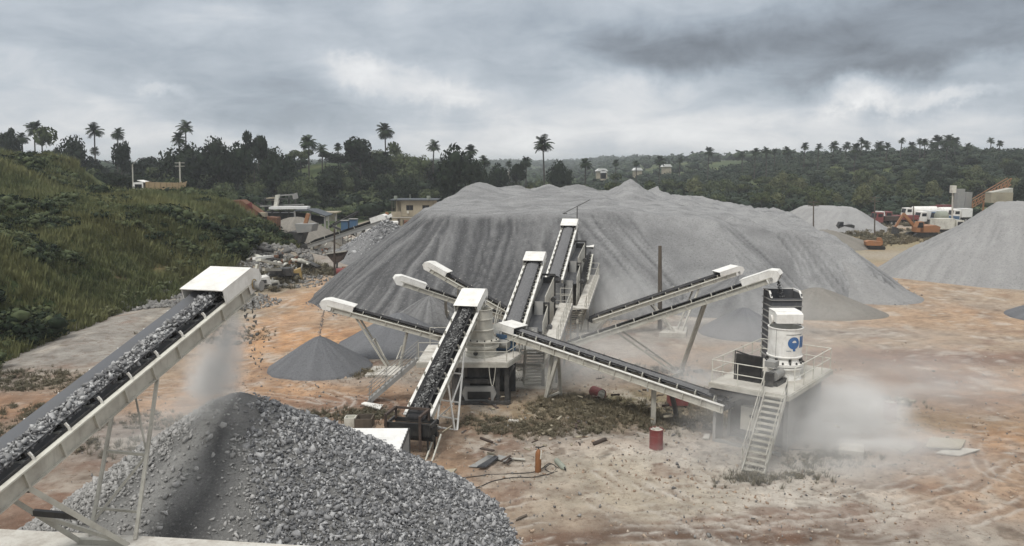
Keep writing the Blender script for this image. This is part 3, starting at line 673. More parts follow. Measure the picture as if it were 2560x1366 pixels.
fr_ = np.array(fr_); stone_field('loose_stones', 'loose stones rolled to the foot of the huge pile', np.stack([fr_[:, 0], fr_[:, 1], terrain(fr_[:, 0], fr_[:, 1])+.04], 1), .14, stone_m, (10, 75, 0), 'stones')
pts = np.concatenate([ellipse_pts((-29, 92), 5, 14, 700), ellipse_pts((-33, 104), 5, 9, 400), ellipse_pts((-26, 112), 7, 7, 300)])
stone_field('quarry_blocks', 'grey broken blocks and spoil tumbling from the right end of the bank', pts, .7, rubble_m, (-29, 95, 0))
pts = np.concatenate([ellipse_pts((2, 34), 15, 9, 900), ellipse_pts((12, 34), 14, 10, 500), ellipse_pts((0, 45), 12, 7, 600), ellipse_pts((-14, 38), 10, 10, 400), ellipse_pts((22, 46), 12, 10, 400)])
q_ = np.concatenate([ellipse_pts((4, 33), 17, 9, 2600), ellipse_pts((14, 36), 14, 9, 1500), ellipse_pts((-2, 46), 16, 8, 1500), ellipse_pts((24, 48), 14, 10, 900), ellipse_pts((-18, 44), 12, 12, 900)]); q_[:, 2] -= .035
soil_m = island('soil_clods_soil', [(.20, .14, .10), (.34, .25, .18), (.48, .38, .29), (.60, .53, .45)], .95, 9)
q_ = q_[fbm(q_[:, 0]*.35, q_[:, 1]*.35, 4, 444) > -.06]
stone_field('soil_clods', 'crumbled soil clods scattered over the bare yard', q_, .085, soil_m, (5, 38, 0), 'soil', sd=.5)
stone_field('ground_pebbles', 'loose pebbles and clods on the bare yard', pts, .075, rubble_m, (5, 38, 0), 'pebbles', sd=.55)
# ================================================================== VEGETATION
def lobes(kind, r):
    L = []
    if kind == 'round':
        for k in range(9): a = r.uniform(0, 6.28); q = r.uniform(.8, 2.6); L.append((math.cos(a)*q, math.sin(a)*q, r.uniform(3.6, 7.0), 2.1, 2.1, 1.7))
        L.append((0, 0, 5.2, 3.0, 3.0, 2.8))
    elif kind == 'spread':
        for k in range(8): a = r.uniform(0, 6.28); q = r.uniform(1.5, 4.2); L.append((math.cos(a)*q, math.sin(a)*q, r.uniform(5.2, 7.6), r.uniform(1.2, 2.1), r.uniform(1.2, 2.1), r.uniform(.6, 1.0)))
    else:
        for k in range(8): a = r.uniform(0, 6.28); q = r.uniform(.3, 1.8); L.append((math.cos(a)*q, math.sin(a)*q, r.uniform(2.2, 8.2), r.uniform(1.1, 1.9), r.uniform(1.1, 1.9), r.uniform(1.0, 1.7)))
    return L
def trunk_mesh(name, h, r, lean=.4, limbs=4, sd=0):
    rr = random.Random(sd); m = MB(); p = Vector((0, 0, -.5)); n = 4
    for k in range(n):
        q = Vector((lean*(k+1)/n*math.sin(sd+k), lean*(k+1)/n*math.cos(sd), h*(k+1)/n)); m.tube(p, q, r*(1-.16*k), 7, r*(1-.16*(k+1))); p = q
    for k in range(limbs):
        a = rr.uniform(0, 6.28); z = h*rr.uniform(.55, .95); m.tube((0, 0, z), (math.cos(a)*1.9, math.sin(a)*1.9, z+rr.uniform(1, 2.2)), r*.45, 5, r*.2)
    return m.mesh(name, bark)
TREES = []
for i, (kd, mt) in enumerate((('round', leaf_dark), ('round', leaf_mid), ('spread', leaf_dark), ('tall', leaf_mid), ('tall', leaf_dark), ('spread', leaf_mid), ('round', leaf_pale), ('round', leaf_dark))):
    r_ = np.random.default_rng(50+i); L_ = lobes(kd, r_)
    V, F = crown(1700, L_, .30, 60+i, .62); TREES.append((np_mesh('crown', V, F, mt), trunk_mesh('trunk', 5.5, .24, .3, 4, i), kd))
def tree(x, y, h, w, var, label, group=None, name='broadleaf_tree', cat='tree', yaw=None):
    me, tr, kd = TREES[var % len(TREES)]; z = tz(x, y)-.2; h *= 1.25
    t = thing(name, (x, y, z), label, cat, group); t.rotation_euler.z = random.uniform(0, 6.28) if yaw is None else yaw
    base_w = 9.5 if kd == 'spread' else (8.0 if kd == 'round' else 6.0)
    t.scale = (w/base_w, w/base_w, h/8.6)
    link('trunk', tr, t); link('crown', me, t); return t
def palm_crown(sd, fr=30, L=3.4):
    r = random.Random(sd); V = []; F = []
    def quad(a, b, c, d): k = len(V); V.extend([tuple(a), tuple(b), tuple(c), tuple(d)]); F.append((k, k+1, k+2, k+3))
    for i in range(fr):
        az = 6.283*i/fr*3.0+r.uniform(-.25, .25); el = R(r.choice([78, 55, 35, 15, -5, -30])+r.uniform(-10, 10)); ln = L*r.uniform(.8, 1.1)
        p = Vector((0, 0, 0)); n = 9; side = Vector((-math.sin(az), math.cos(az), 0))
        for k in range(n):
            e = el-R(95)*(k/n)**1.6*(.75 if el > 0 else .45); d = Vector((math.cos(az)*math.cos(e), math.sin(az)*math.cos(e), math.sin(e))); q = p+d*(ln/n)
            if k >= 1:
                wd = ln*.36*math.sin(math.pi*min(1, (k+.8)/(n+.8)))**.6; dn = d.cross(side)
                for s_ in (-1, 1):
                    tip = p+side*s_*wd+d*wd*.75+Vector((0, 0, -wd*.35)); quad(p-d*.05, p+d*ln/n*.85, tip+d*.12, tip)
            quad(p+side*.04, q+side*.03, q-side*.03, p-side*.04); p = q
    return V, F
PALMS = []
for i in range(4):
    V, F = palm_crown(i, (46, 38, 42, 28)[i]); PALMS.append(np_mesh('crown', np.array(V), np.array(F), palm_m))
PTR = {}
def palm_trunk(h, lean):
    k = (round(h), round(lean, 1))
    if k not in PTR:
        m = MB(); n = 7; p = Vector((0, 0, -1.0))
        for j in range(n):
            t_ = (j+1)/n; q = Vector((lean*t_*t_, 0, k[0]*t_)); m.tube(p, q, .24-.06*j/n, 7, .24-.06*(j+1)/n, cap=False); p = q
        m.tube((lean*.93, 0, k[0]-1.1), (lean, 0, k[0]+.1), .22, 8, .42); PTR[k] = m.mesh('trunk', bark)
    return PTR[k]
def palm(px, py, wpx, D, label, group=None, lean=0.0, var=0):
    c = A(px, py, D); z0 = tz(c.x, c.y)-.3; h = max(c.z-z0, 1.5); s = wpx/FPX*D/5.7
    t = thing('palm_tree', (c.x-lean, c.y, z0), label, 'palm tree', group)
    tr = link('trunk', palm_trunk(h, lean), t); tr.scale = (1, 1, h/round(h))
    cr = link('crown', PALMS[var % 4], t); cr.location = (lean, 0, h); cr.scale = (s, s, s); cr.rotation_euler.z = random.uniform(0, 6)
PL = [(86, 322, 40, 245, 'tallest palm of the trio at the far left skyline', .6), (54, 345, 32, 250, 'pale topped palm furthest left on the skyline', .0), (104, 348, 30, 240, 'short palm right beside the tallest one at the far left', .2),
      (236, 328, 40, 235, 'tall straight palm above a small one, left of the leaning palm', .5), (237, 378, 22, 255, 'small palm directly below a tall straight palm crown', .1), (295, 334, 32, 235, 'slender palm with slightly leaning trunk, alone left of the dump truck', .9),
      (447, 346, 34, 240, 'shaggy palm half hidden beside the tall palm above the truck', .1), (464, 320, 38, 235, 'tall palm with split fronds rising above the dark mound of trees', .4),
      (645, 362, 30, 240, 'palm growing out of the spreading tree crowns, left of centre', .2), (772, 356, 42, 225, 'tall palm standing on the bright grass slope', .3), (762, 358, 26, 262, 'smaller palm behind the one on the grass slope', .2), (806, 375, 32, 250, 'low wide palm right of the grass slope palms', .2), (845, 368, 20, 265, 'thin palm with few drooping fronds near the ridge', .1),
      (962, 326, 42, 240, 'tallest lone palm on the central skyline', -.2), (964, 393, 30, 235, 'low palm right under the tallest lone palm', .1), (1085, 367, 34, 235, 'slim palm left of the big round dark tree', .5), (1177, 377, 30, 230, 'slim palm just right of the big round dark tree', .1), (1211, 402, 30, 235, 'short palm right of the round tree at the edge of the valley', .3), (1061, 413, 18, 255, 'tiny bushy palm between round tree and low ridge', .1),
      (1357, 362, 48, 215, 'tall wide palm standing alone over the middle of the valley', -.6), (1316, 405, 28, 260, 'ragged palm left of the tall valley palm', .2), (1464, 409, 30, 245, 'squat bushy palm right of the tall valley palm', .1), (1540, 408, 18, 330, 'small palm before the white roofs in the valley', .1)]
for i, (px, py, w, D, lb, ln) in enumerate(PL): palm(px, py, w, D, lb, 'palms on the skyline', ln, i)
for i, (px, py, w) in enumerate([(1773, 386, 22), (1855, 394, 17), (1890, 387, 18), (1916, 385, 20), (1936, 386, 15), (1968, 384, 22), (2013, 373, 18), (2047, 375, 17), (2085, 372, 22), (2117, 372, 20), (2140, 380, 26), (2155, 361, 17), (2165, 370, 22), (2200, 372, 26), (2219, 371, 15), (2255, 360, 15), (2280, 372, 20), (2300, 360, 15), (2312, 364, 18), (2332, 372, 22), (2345, 362, 30), (2370, 360, 34), (2388, 364, 24), (2478, 360, 17), (2500, 366, 15), (2420, 374, 20), (1650, 410, 24), (1700, 408, 17), (1272, 417, 15), (1590, 415, 15)]):
    palm(px, py-7, w*1.1, 330+25*math.sin(i*1.7), 'small distant palm among many along the right hand ridge line', 'distant palms on the right ridge', random.uniform(-.4, .4), i)
# big skyline trees, each its own
HERO = [(25, 350, 62, 215, 2, 'dark palm-like thicket tree cut by the left edge of the photo'), (118, 366, 95, 205, 3, 'loose pale green tree below the trio of palms'), (172, 362, 84, 212, 0, 'dark layered tree right of the pale green one at far left'),
        (230, 405, 70, 215, 7, 'low dark tree at the foot of the tall straight palm'), (302, 394, 56, 215, 4, 'dark pointed tree under the slender leaning palm'), (345, 412, 55, 220, 0, 'low round tree behind the leaning street light pole'),
        (400, 410, 80, 225, 7, 'broad low dark tree left of the tall mound of trees'), (452, 378, 120, 205, 7, 'tall dark mound shaped tree under the shaggy palm, above the truck'), (540, 368, 105, 205, 0, 'large dark flat topped tree left of the spreading crowns'), (590, 378, 85, 208, 7, 'dark dense tree between two larger crowns right of the truck'),
        (632, 357, 78, 215, 2, 'open umbrella crowned tree with visible sky gaps'), (690, 390, 90, 210, 0, 'dark rounded tree falling away right of the umbrella tree'), (750, 378, 62, 250, 5, 'layered umbrella tree at the left end of the grass slope'), (812, 388, 50, 262, 2, 'small flat tree on top of the grass slope'), (850, 392, 75, 262, 7, 'dark tree row at the right end of the grass slope'),
        (898, 380, 90, 230, 4, 'dark tree with lobed top left of the tallest lone palm'), (935, 396, 70, 232, 7, 'round tree left under the tallest lone palm'), (1000, 385, 70, 240, 3, 'tree with bare white twigs right of the tallest lone palm'), (1040, 402, 70, 232, 1, 'sloping green tree left of the slim palm'),
        (1135, 388, 108, 190, 7, 'very large round dark tree standing apart above the huge pile'), (1195, 418, 55, 205, 0, 'low dark tree tucked right of the big round tree'), (1245, 424, 60, 230, 7, 'low dark tree in the valley gap, right of the short palm'), (1300, 422, 60, 235, 2, 'low flat tree under the ragged palm'), (1400, 418, 64, 235, 0, 'dense dark tree right of the tall valley palm'), (830, 430, 70, 215, 7, 'dark tree in the middle of the left wood below the ridge'), (760, 450, 60, 200, 1, 'mid green tree under the grass slope')]
for px, ty, w, D, var, lb in HERO:
    p = A(px, ty, D); z = tz(p.x, p.y); tree(p.x, p.y, max(p.z-z, 4.5), w/FPX*D, var, lb, 'large trees of the left ridge')
def in_grass(x, y):
    px = 1280+FPX*x/y; return (px > 735) & (px < 905) & (y > 235)
n = 0; TP = []
while len(TP) < 235:
    y = rng.uniform(160, 285); x = rng.uniform(-.66, .66)*y
    if -36 < x+.0 < 100 and y < 196: continue
    if y < 186 and x > -60: continue
    if in_grass(x, y): continue
    if any((x-a)**2+(y-b)**2 < 14 for a, b in TP): continue
    TP.append((x, y))
for i, (x, y) in enumerate(TP):
    left = x < 0; h = rng.uniform(4.4, 7.2) if left else rng.uniform(3.5, 7.0); w = h*rng.uniform(.8, 1.2)
    var = int(rng.choice([0, 1, 2, 4, 7, 3, 1, 7] if left else [1, 3, 5, 6, 0, 1, 3]))
    tree(x, y, h, w, var, 'one of the dense trees of the dark wood left of the valley' if left else 'one of the shrubby trees on the slope right of the valley', 'trees of the left wood' if left else 'trees of the right slope')
# the wood as one mass: too many to count
def cloud_variants(k, n, size, sd, flat=.8, core=.7):
    out = []
    for i in range(k):
        r = np.random.default_rng(sd+i); L = [(r.uniform(-.5, .5), r.uniform(-.5, .5), r.uniform(.3, .8)*flat, r.uniform(.35, .6), r.uniform(.35, .6), r.uniform(.3, .5)*flat) for _ in range(6)]
        out.append(crown(n, L, size, sd+i, core))
    return out
def stuff(name, V, F, mat, label, cat, base=(0, 0, 0)):
    o = link(name, np_mesh(name, V-np.array(base), F, mat)); o.location = base; return tag(o, label, cat, kind='stuff')
def forest(n, reg, mat, name, label, hs, var, cond=None, sd=0):
    y = np.sqrt(rng.uniform(reg[2]**2, reg[3]**2, n*2)); x = rng.uniform(reg[0], reg[1], n*2)*y
    px = 1280+FPX*x/y; k = np.ones(len(x), bool)
    if cond is not None: k &= cond(x, y)
    k &= ~((px > 735) & (px < 905) & (y > 235) & (y < 330)); x, y = x[k][:n], y[k][:n]
    s = rng.uniform(hs[0], hs[1], len(x)); P = np.stack([x, y, terrain(x, y)-.3], 1)
    V, F = scatter(var, P, np.stack([s*rng.uniform(.9, 1.5, len(x)), s*rng.uniform(.9, 1.5, len(x)), s], 1), rot_mats(len(x), yaw_only=True)); stuff(name, V, F, mat, label, 'wood', (0, 250, 0))
cv = cloud_variants(7, 200, .085, 900)
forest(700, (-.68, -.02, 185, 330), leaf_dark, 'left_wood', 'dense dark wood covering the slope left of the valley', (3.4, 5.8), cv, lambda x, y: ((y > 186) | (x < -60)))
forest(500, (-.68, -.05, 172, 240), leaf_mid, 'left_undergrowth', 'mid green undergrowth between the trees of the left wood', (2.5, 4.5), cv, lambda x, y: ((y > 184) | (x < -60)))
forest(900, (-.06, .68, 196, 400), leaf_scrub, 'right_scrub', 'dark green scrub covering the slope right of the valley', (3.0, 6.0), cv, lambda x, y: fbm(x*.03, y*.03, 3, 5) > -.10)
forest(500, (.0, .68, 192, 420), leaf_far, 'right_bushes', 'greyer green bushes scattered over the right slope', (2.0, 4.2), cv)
cf = cloud_variants(5, 60, .16, 950)
forest(1100, (-.68, .70, 400, 1100), leaf_far, 'far_wood', 'far off wood closing the valley towards the horizon', (5, 9), cf)
forest(500, (-.3, .5, 1100, 1700), leaf_far, 'horizon_wood', 'hazy line of woods on the horizon', (7, 13), cf)
# banana-like clump and shrubs of the bank
def tuft(n, h, w, r, sp=.45):
    V = []; F = []
    for k in range(n):
        a = r.uniform(0, 6.28); b = Vector((math.cos(a), math.sin(a), 0))*r.uniform(0, .25); d = Vector((math.cos(a)*sp*r.uniform(.2, 1.2), math.sin(a)*sp*r.uniform(.2, 1.2), 1)).normalized()
        s = Vector((-math.sin(a+r.uniform(-1, 1)), math.cos(a), 0))*w; hh = h*r.uniform(.55, 1.1); k0 = len(V)
        V += [tuple(b-s), tuple(b+s), tuple(b+d*hh*.6+s*.7), tuple(b+d*hh+Vector((0, 0, -hh*.1))*r.random())]; F += [(k0, k0+1, k0+2), (k0, k0+2, k0+3)]
    return np.array(V), np.array(F)
rr_ = random.Random(3)
TUFTS = [tuft(16, 1, .035, rr_) for _ in range(6)]; FINE = [tuft(20, 1, .03, rr_, .7) for _ in range(6)]
def bank_points(n, ymin=40, ymax=128, dmin=0.2, xmin=-82, test=None):
    y = rng.uniform(ymin, ymax, n*3); x = rng.uniform(xmin, -24, n*3); d = -(x-base_line(y))+3.4*fbm(x*.09, y*.09, 4, 11)
    k = (d > dmin) & (x > -.72*y-3)
    k &= rng.uniform(size=len(x)) < np.where(d < 12, 1.0, .55)
    x, y, d = x[k][:n], y[k][:n], d[k][:n]; return x, y, d
sv_ = cloud_variants(7, 110, .085, 970, .8, .55)
x, y, d = bank_points(3400); cl = fbm(x*.12, y*.12, 4, 33); k = (cl > -.05) & ~((x < -50) & (y > 84) & (y < 110)); x, y = x[k], y[k]; s = rng.uniform(.45, 1.5, len(x))*(1+.3*(y > 90))*(1+.5*(cl[k] > .1)); P = np.stack([x, y, terrain(x, y)-.1], 1)
h_ = int(len(x)*.62)
V, F = scatter(sv_, P[:h_], s[:h_]*1.1, rot_mats(h_, yaw_only=True)); stuff('bank_shrubs', V, F, leaf_mid, 'mid green shrubs covering the left bank', 'shrubs', (-45, 85, 5))
V, F = scatter(sv_, P[h_:], s[h_:]*1.1, rot_mats(len(x)-h_, yaw_only=True)); stuff('bank_dark_shrubs', V, F, leaf_dark, 'dark shrubs in the gullies of the left bank', 'shrubs', (-45, 85, 5))
x, y, d = bank_points(1500); k = fbm(x*.1+4, y*.1, 3, 37) > .0; x, y = x[k], y[k]; P = np.stack([x, y, terrain(x, y)-.1], 1); V, F = scatter(sv_, P, rng.uniform(.35, 1.0, len(x)), rot_mats(len(x), yaw_only=True)); stuff('bank_pale_shrubs', V, F, leaf_pale, 'pale olive shrubs on the left bank', 'shrubs', (-45, 85, 5))
x, y, d = bank_points(26000, 36, 130, -.2); k = fbm(x*.14+3, y*.14, 4, 35) > -.30; x, y = x[k], y[k]; P = np.stack([x, y, terrain(x, y)-.05], 1); V, F = scatter(TUFTS, P, rng.uniform(.45, 1.15, len(x))*(1+.5*(y > 80)), rot_mats(len(x), yaw_only=True)); stuff('bank_grass', V, F, grass_m, 'tall rough grass over the left bank', 'grass', (-45, 85, 5))
# weeds of the yard
WEED = [(1450, 1015, 3.0, 1.6, 110), (1500, 1040, 3.5, 1.5, 90), (1420, 1000, 1.5, 1.0, 40), (1620, 1030, 4.0, 1.2, 110), (1740, 1055, 2.5, 1.0, 70), (1320, 1075, 2.5, 1.0, 50), (1240, 1060, 2.2, .8, 36), (1560, 1060, 4, 1.2, 60), (1400, 1075, 2.4, .8, 40),
        (895, 935, 1.6, .7, 60), (860, 1040, 2.6, .8, 70), (930, 1040, 1.4, .6, 30), (2040, 1150, 2.0, .8, 22), (2100, 1135, 1.6, .6, 18), (1870, 1200, 1.2, .5, 12), (1950, 1195, 2.0, .5, 22), (2240, 1010, .8, .5, 20), (2000, 1085, 2.4, .6, 40),
        (60, 950, 3.5, 2.0, 90), (110, 965, 3.0, 1.3, 50), (20, 1050, 2.5, 3, 90), (15, 1120, 1.5, 2, 40), (350, 1060, 3, 1.4, 40), (290, 1120, 2.4, 1.2, 30), (500, 690, 5, 4, 120), (600, 655, 6, 5, 120), (690, 660, 2, 4, 60), (770, 670, 3, 3, 60), (2150, 600, 9, 8, 160), (2240, 585, 14, 8, 160), (2330, 600, 9, 6, 90), (2100, 605, 7, 9, 120), (2180, 560, 14, 10, 120), (1290, 940, 2, 2, 30), (1560, 930, 5, 2, 40), (1950, 1010, 6, 1, 30)]
P1 = []; 
for px, py, rx, ry, nn in WEED: q = onground(px, py); P1.append(ellipse_pts((q.x, q.y), rx, ry, nn))
P1 = np.concatenate(P1); half = rng.uniform(size=len(P1)) < .42
far = P1[:, 1] > 70
V, F = scatter(sv_, P1[half]-[0, 0, .12], rng.uniform(.10, .42, half.sum())*np.where(far[half], 2.8, 1), rot_mats(half.sum(), yaw_only=True)); stuff('yard_weeds', V, F, weed_m, 'low green weeds between the machines', 'weeds', (0, 45, 0))
q = np.repeat(P1, 3, 0)+rng.normal(size=(len(P1)*3, 3))*[.5, .4, 0]; q[:, 2] = terrain(q[:, 0], q[:, 1])-.03
V, F = scatter(FINE, q, rng.uniform(.15, .42, len(q))*np.where(q[:, 1] > 70, 2.4, 1), rot_mats(len(q), yaw_only=True)); stuff('yard_grass', V, F, weed_m, 'dry grass tufts between the machines', 'grass', (0, 45, 0))
# ================================================================== CONVEYORS
Z = Vector((0, 0, 1))
class Frame:
    def __init__(s, tail, head):
        s.t = Vector(tail); s.h = Vector(head); s.L = (s.h-s.t).length; s.d = (s.h-s.t).normalized(); s.s = s.d.cross(Z).normalized(); s.n = s.s.cross(s.d)
    def P(s, a, b=0, c=0): return s.t+s.d*a+s.s*b+s.n*c
    def mat(s): return Matrix((s.d, s.s, s.n)).transposed()
IDL = {}
def idler_mesh(w, tall, detail, bm):
    k = (round(w, 2), tall, detail, bm.name)
    if k in IDL: return IDL[k]
    m = MB(); hw = w/2; X, Y, N = Vector((1, 0, 0)), Vector((0, 1, 0)), Vector((0, 0, 1)); sg = 7 if detail else 5
    m.m = 1
    m.tube((0, -hw*.42, .02), (0, hw*.42, .02), .055, sg)
    for s_ in (-1, 1): m.tube((0, s_*hw*.46, .03), (0, s_*hw*1.0, .03+tall*.75), .055, sg)
    m.m = 0
    m.beam((0, -hw-.14, -.06), (0, hw+.14, -.06), .07, .05)
    for s_ in (-1, 1):
        m.beam((0, s_*(hw+.13), -.03), (0, s_*(hw+.13), tall*.72), .085, .03, up=X)
        m.beam((0, s_*(hw+.13), tall*.70), (0, s_*(hw+.07), tall*1.18), .085, .03, up=X)
    IDL[k] = m.mesh('idler', [bm, rubber]); return IDL[k]
def conveyor(label, tail, head, w=.65, rail_h=.30, hood=1.25, hood_h=.42, spacing=1.15, load=None, tall=.20, group='belt conveyors', rail_mat=None, rail_top=None, belt_mat=None, hood_mat=None, detail=False, ribs=True, load_n=300, name='belt_conveyor', skirt=0, ih=None):
    rail_mat = rail_mat or cream; rail_top = rail_top or offwhite; belt_mat = belt_mat or rubber; hood_mat = hood_mat or white
    f = Frame(tail, head); L = f.L; mid = f.P(L*.5); root = thing(name, (mid.x, mid.y, 0), label, 'conveyor', group)
    off = w/2+.15
    for sd in (-1, 1):
        m = MB(); b = sd*off
        m.obox(f.P(L/2, b, -rail_h/2), f.d*L/2, f.s*.02, f.n*rail_h/2)
        m.obox(f.P(L/2, b+sd*.035, -rail_h+.02), f.d*(L/2-.01), f.s*.055, f.n*.014)
        if ribs:
            k = int(L/spacing); 
            for i in range(k+1): m.obox(f.P(.15+i*spacing, b+sd*.05, -rail_h/2), f.d*.025, f.s*.045, f.n*(rail_h/2-.01))
        m.m = 1; m.obox(f.P(L/2, b+sd*.03, .022), f.d*(L/2+.01), f.s*.075, f.n*.022)
        m.build('side_rail', [rail_mat, rail_top], root)
    # belt
    hw = w/2; prof = [(-hw, tall), (-hw*.48, .09), (hw*.48, .09), (hw, tall)]; m = MB()
    n = max(6, int(L/1.2)); vs = []
    for i in range(n+1):
        a = L*i/n; e = min(1, (L-a)/.8, a/.5+.2); 
        for (b, c) in prof: vs.append(f.P(a, b, .09+(c-.09)*e))
        for (b, c) in prof: vs.append(f.P(a, b, .075+(c-.09)*e))
    fs = []
    for i in range(n):
        for j in range(3): fs.append((i*8+j, (i+1)*8+j, (i+1)*8+j+1, i*8+j+1)); fs.append((i*8+4+j, i*8+5+j, (i+1)*8+5+j, (i+1)*8+4+j))
        for j in (0, 3): fs.append((i*8+j, i*8+j+4, (i+1)*8+j+4, (i+1)*8+j))
    m.add(vs, fs); m.obox(f.P(L/2, 0, -rail_h+.1), f.d*L/2, f.s*hw, f.n*.012)
    m.build('belt', belt_mat, root)
    m = MB(); m.tube(f.P(L, -hw-.02, -.07), f.P(L, hw+.02, -.07), .17, 14); m.tube(f.P(L, -off, -.07), f.P(L, off, -.07), .05, 8); m.build('head_pulley', belt_mat, root, smooth=True)
    m = MB(); m.tube(f.P(0, -hw-.02, -.07), f.P(0, hw+.02, -.07), .17, 14); m.build('tail_pulley', belt_mat, root, smooth=True)
    # idlers
    im = idler_mesh(w, tall if ih is None else ih, detail, offwhite if not detail else white); k = int((L-.6)/spacing); R3 = f.mat().to_4x4()
    for i in range(k):
        a = .55+i*spacing
        if a > L-.2: break
        o = link('idler', im, root); o.matrix_local = Matrix.Translation(f.P(a)-root.location)@R3
    if hood:
        y0, y1 = -off-.09, off+.09; a0, a1 = L-hood+.05, L+.15; H = hood_h+.05
        prof = [(a0, .05), (a0, H), (a1-.12, H), (a1+.28, H*.55), (a1+.34, -.02), (a1+.08, -.30), (a1-.42, -.30), (a1-.46, .05)]
        m = MB()
        for b in (y0, y1): m.prism([f.P(a, b, c) for a, c in prof], f.s*(.025 if b < 0 else -.025))
        m.obox(f.P((a0+a1-.12)/2-.02, 0, H+.012), f.d*((a1-.12-a0)/2+.03), f.s*(y1+.01), f.n*.014)
        q = f.P(a1-.12, 0, H+.01); r = f.P(a1+.28, 0, H*.55+.012); m.beam(q, r, (y1)*2, .025, up=f.n)
        q = f.P(a1+.28, 0, H*.55); r = f.P(a1+.34, 0, -.02); m.beam(q, r, (y1)*2, .025, up=f.n)
        m.build('head_hood', hood_mat, root)
        if detail: return f, root
        m = MB(); m.tube(f.P(L-.02, off+.02, -.06), f.P(L-.02, off+.16, -.06), .09, 10); m.build('drive_motor', greysteel, root)
    if load in ('rock', 'dark'):
        lm = belt_stone_m if load == 'rock' else dark_stone_m
        a = rng.uniform(.3, L-.3, load_n); b = np.clip(rng.normal(0, w*.16, load_n), -w*.36, w*.36); c = .14+.16*(1-(b/(w*.36))**2)*rng.uniform(.4, 1, load_n)
        P = np.array([tuple(f.P(i, j, k_)) for i, j, k_ in zip(a, b, c)])-np.array(tuple(root.location)); V, F = scatter(STONES, P, np.clip(rng.lognormal(math.log(.13), .35, load_n), .06, .3))
        tag(link('stone_load', np_mesh('stone_load', V, F, lm), root), kind='stuff')
    if load == 'fine':
        nn, mm = int(L/.1), 9; vs = []; r_ = np.random.default_rng(int(L*100))
        for i in range(nn+1):
            for j in range(mm):
                u = (j/(mm-1)-.5)*2; vs.append(f.P(.2+(L-.3)*i/nn, u*w*.47, .15+.13*(1-u*u)+r_.uniform(-.022, .028)))
        fs = [(i*mm+j, (i+1)*mm+j, (i+1)*mm+j+1, i*mm+j+1) for i in range(nn) for j in range(mm-1)]
        o = MB().add(vs, fs).build('gravel_load', chip_load, root); tag(o, kind='stuff')
    return f, root
chip_load = gravel_mat('wet_gravel_load', (.21, .21, .213), (.36, .36, .358), 11)
def leg(root, p, q, w=.1, mat=None, name='leg', h=None): MB().beam(p, q, w, h or w).build(name, mat or cream, root)
def vlegs(f, root, a1, a2, foot, w=.11, rh=.3, side=.38, mat=None, spread=.35, pad=True):
    foot = Vector(foot)
    for s_ in (-1, 1):
        base = foot+Vector((f.s.x, f.s.y, 0)).normalized()*s_*side
        for i, a in enumerate((a1, a2)):
            if a is None: continue
            leg(root, base+Vector((f.d.x, f.d.y, 0)).normalized()*(spread*(-1 if i == 0 else 1)), f.P(a, s_*side, -rh), w, mat)
    for a in (a1, a2):
        if a is None: continue
        p = f.P(a, 0, -rh); q = foot
        c = p.lerp(q, .45); e = f.s*side; MB().beam(c-e, c+e, w*.8).build('cross_brace', mat or cream, root)
        c2 = p.lerp(q, .75); MB().beam(c+e, c2-e, w*.6).build('cross_brace', mat or cream, root)
    MB().beam(foot-f.s*side*1.2+Z*.06, foot+f.s*side*1.2+Z*.06, .18, .1).build('foot_beam', mat or cream, root)
# ---- near conveyor, lower left
B0 = A(530, 748, 24.95); d1 = Vector((.245, .921, .304)).normalized()
f1, c1 = conveyor('long near conveyor at the left heaped with pale rocks, with big white hood', B0-d1*15.3, B0+d1*1.25, w=1.02, rail_h=.44, hood=1.65, hood_h=.45, spacing=1.12, tall=.30, load=None, rail_mat=cream, rail_top=offwhite, belt_mat=beltgrey, detail=True, ih=.20)
a = rng.uniform(0, f1.L-1.2, 4600); b = np.clip(rng.normal(.08, .15, 4600), -.20, .40); c = .13+.22*(1-((b-.1)/.32)**2)*rng.uniform(.2, 1, 4600)
P = np.array([tuple(f1.P(i, j, k)) for i, j, k in zip(a, b, c)])-np.array(tuple(c1.location)); s = np.clip(rng.lognormal(math.log(.115), .42, 4600), .05, .34)
bigi = np.argsort(-s+.02*(np.array([(p[1]) for p in P])))[:150]; sel = np.zeros(4600, bool); sel[bigi] = True
smesh = [np_mesh('stone', v, f, belt_stone_m) for v, f in STONES]
for q in bigi:
    o = link('stone', random.choice(smesh), c1); o.location = P[q]; o.rotation_euler = (random.uniform(0, 6), random.uniform(0, 6), random.uniform(0, 6)); o.scale = (s[q],)*3
V, F = scatter(STONES, P[~sel], s[~sel]); tag(link('stone_load', np_mesh('stone_load', V, F, belt_stone_m), c1), kind='stuff')
def gravel_base(f, root, w, c0, b0=0.0, a1=1.2, sd=3):
    nn, mm = int(f.L/.09), 9; vs = []; r_ = np.random.default_rng(sd)
    for i in range(nn+1):
        for j in range(mm):
            u = (j/(mm-1)-.5)*2; vs.append(f.P(.1+(f.L-a1)*i/nn, b0+u*w, c0+.12*(1-u*u)+r_.uniform(-.02, .03)))
    fs = [(i*mm+j, (i+1)*mm+j, (i+1)*mm+j+1, i*mm+j+1) for i in range(nn) for j in range(mm-1)]
    tag(MB().add(vs, fs).build('gravel_bed', stone_m, root), kind='stuff')
gravel_base(f1, c1, .27, .115, .08)
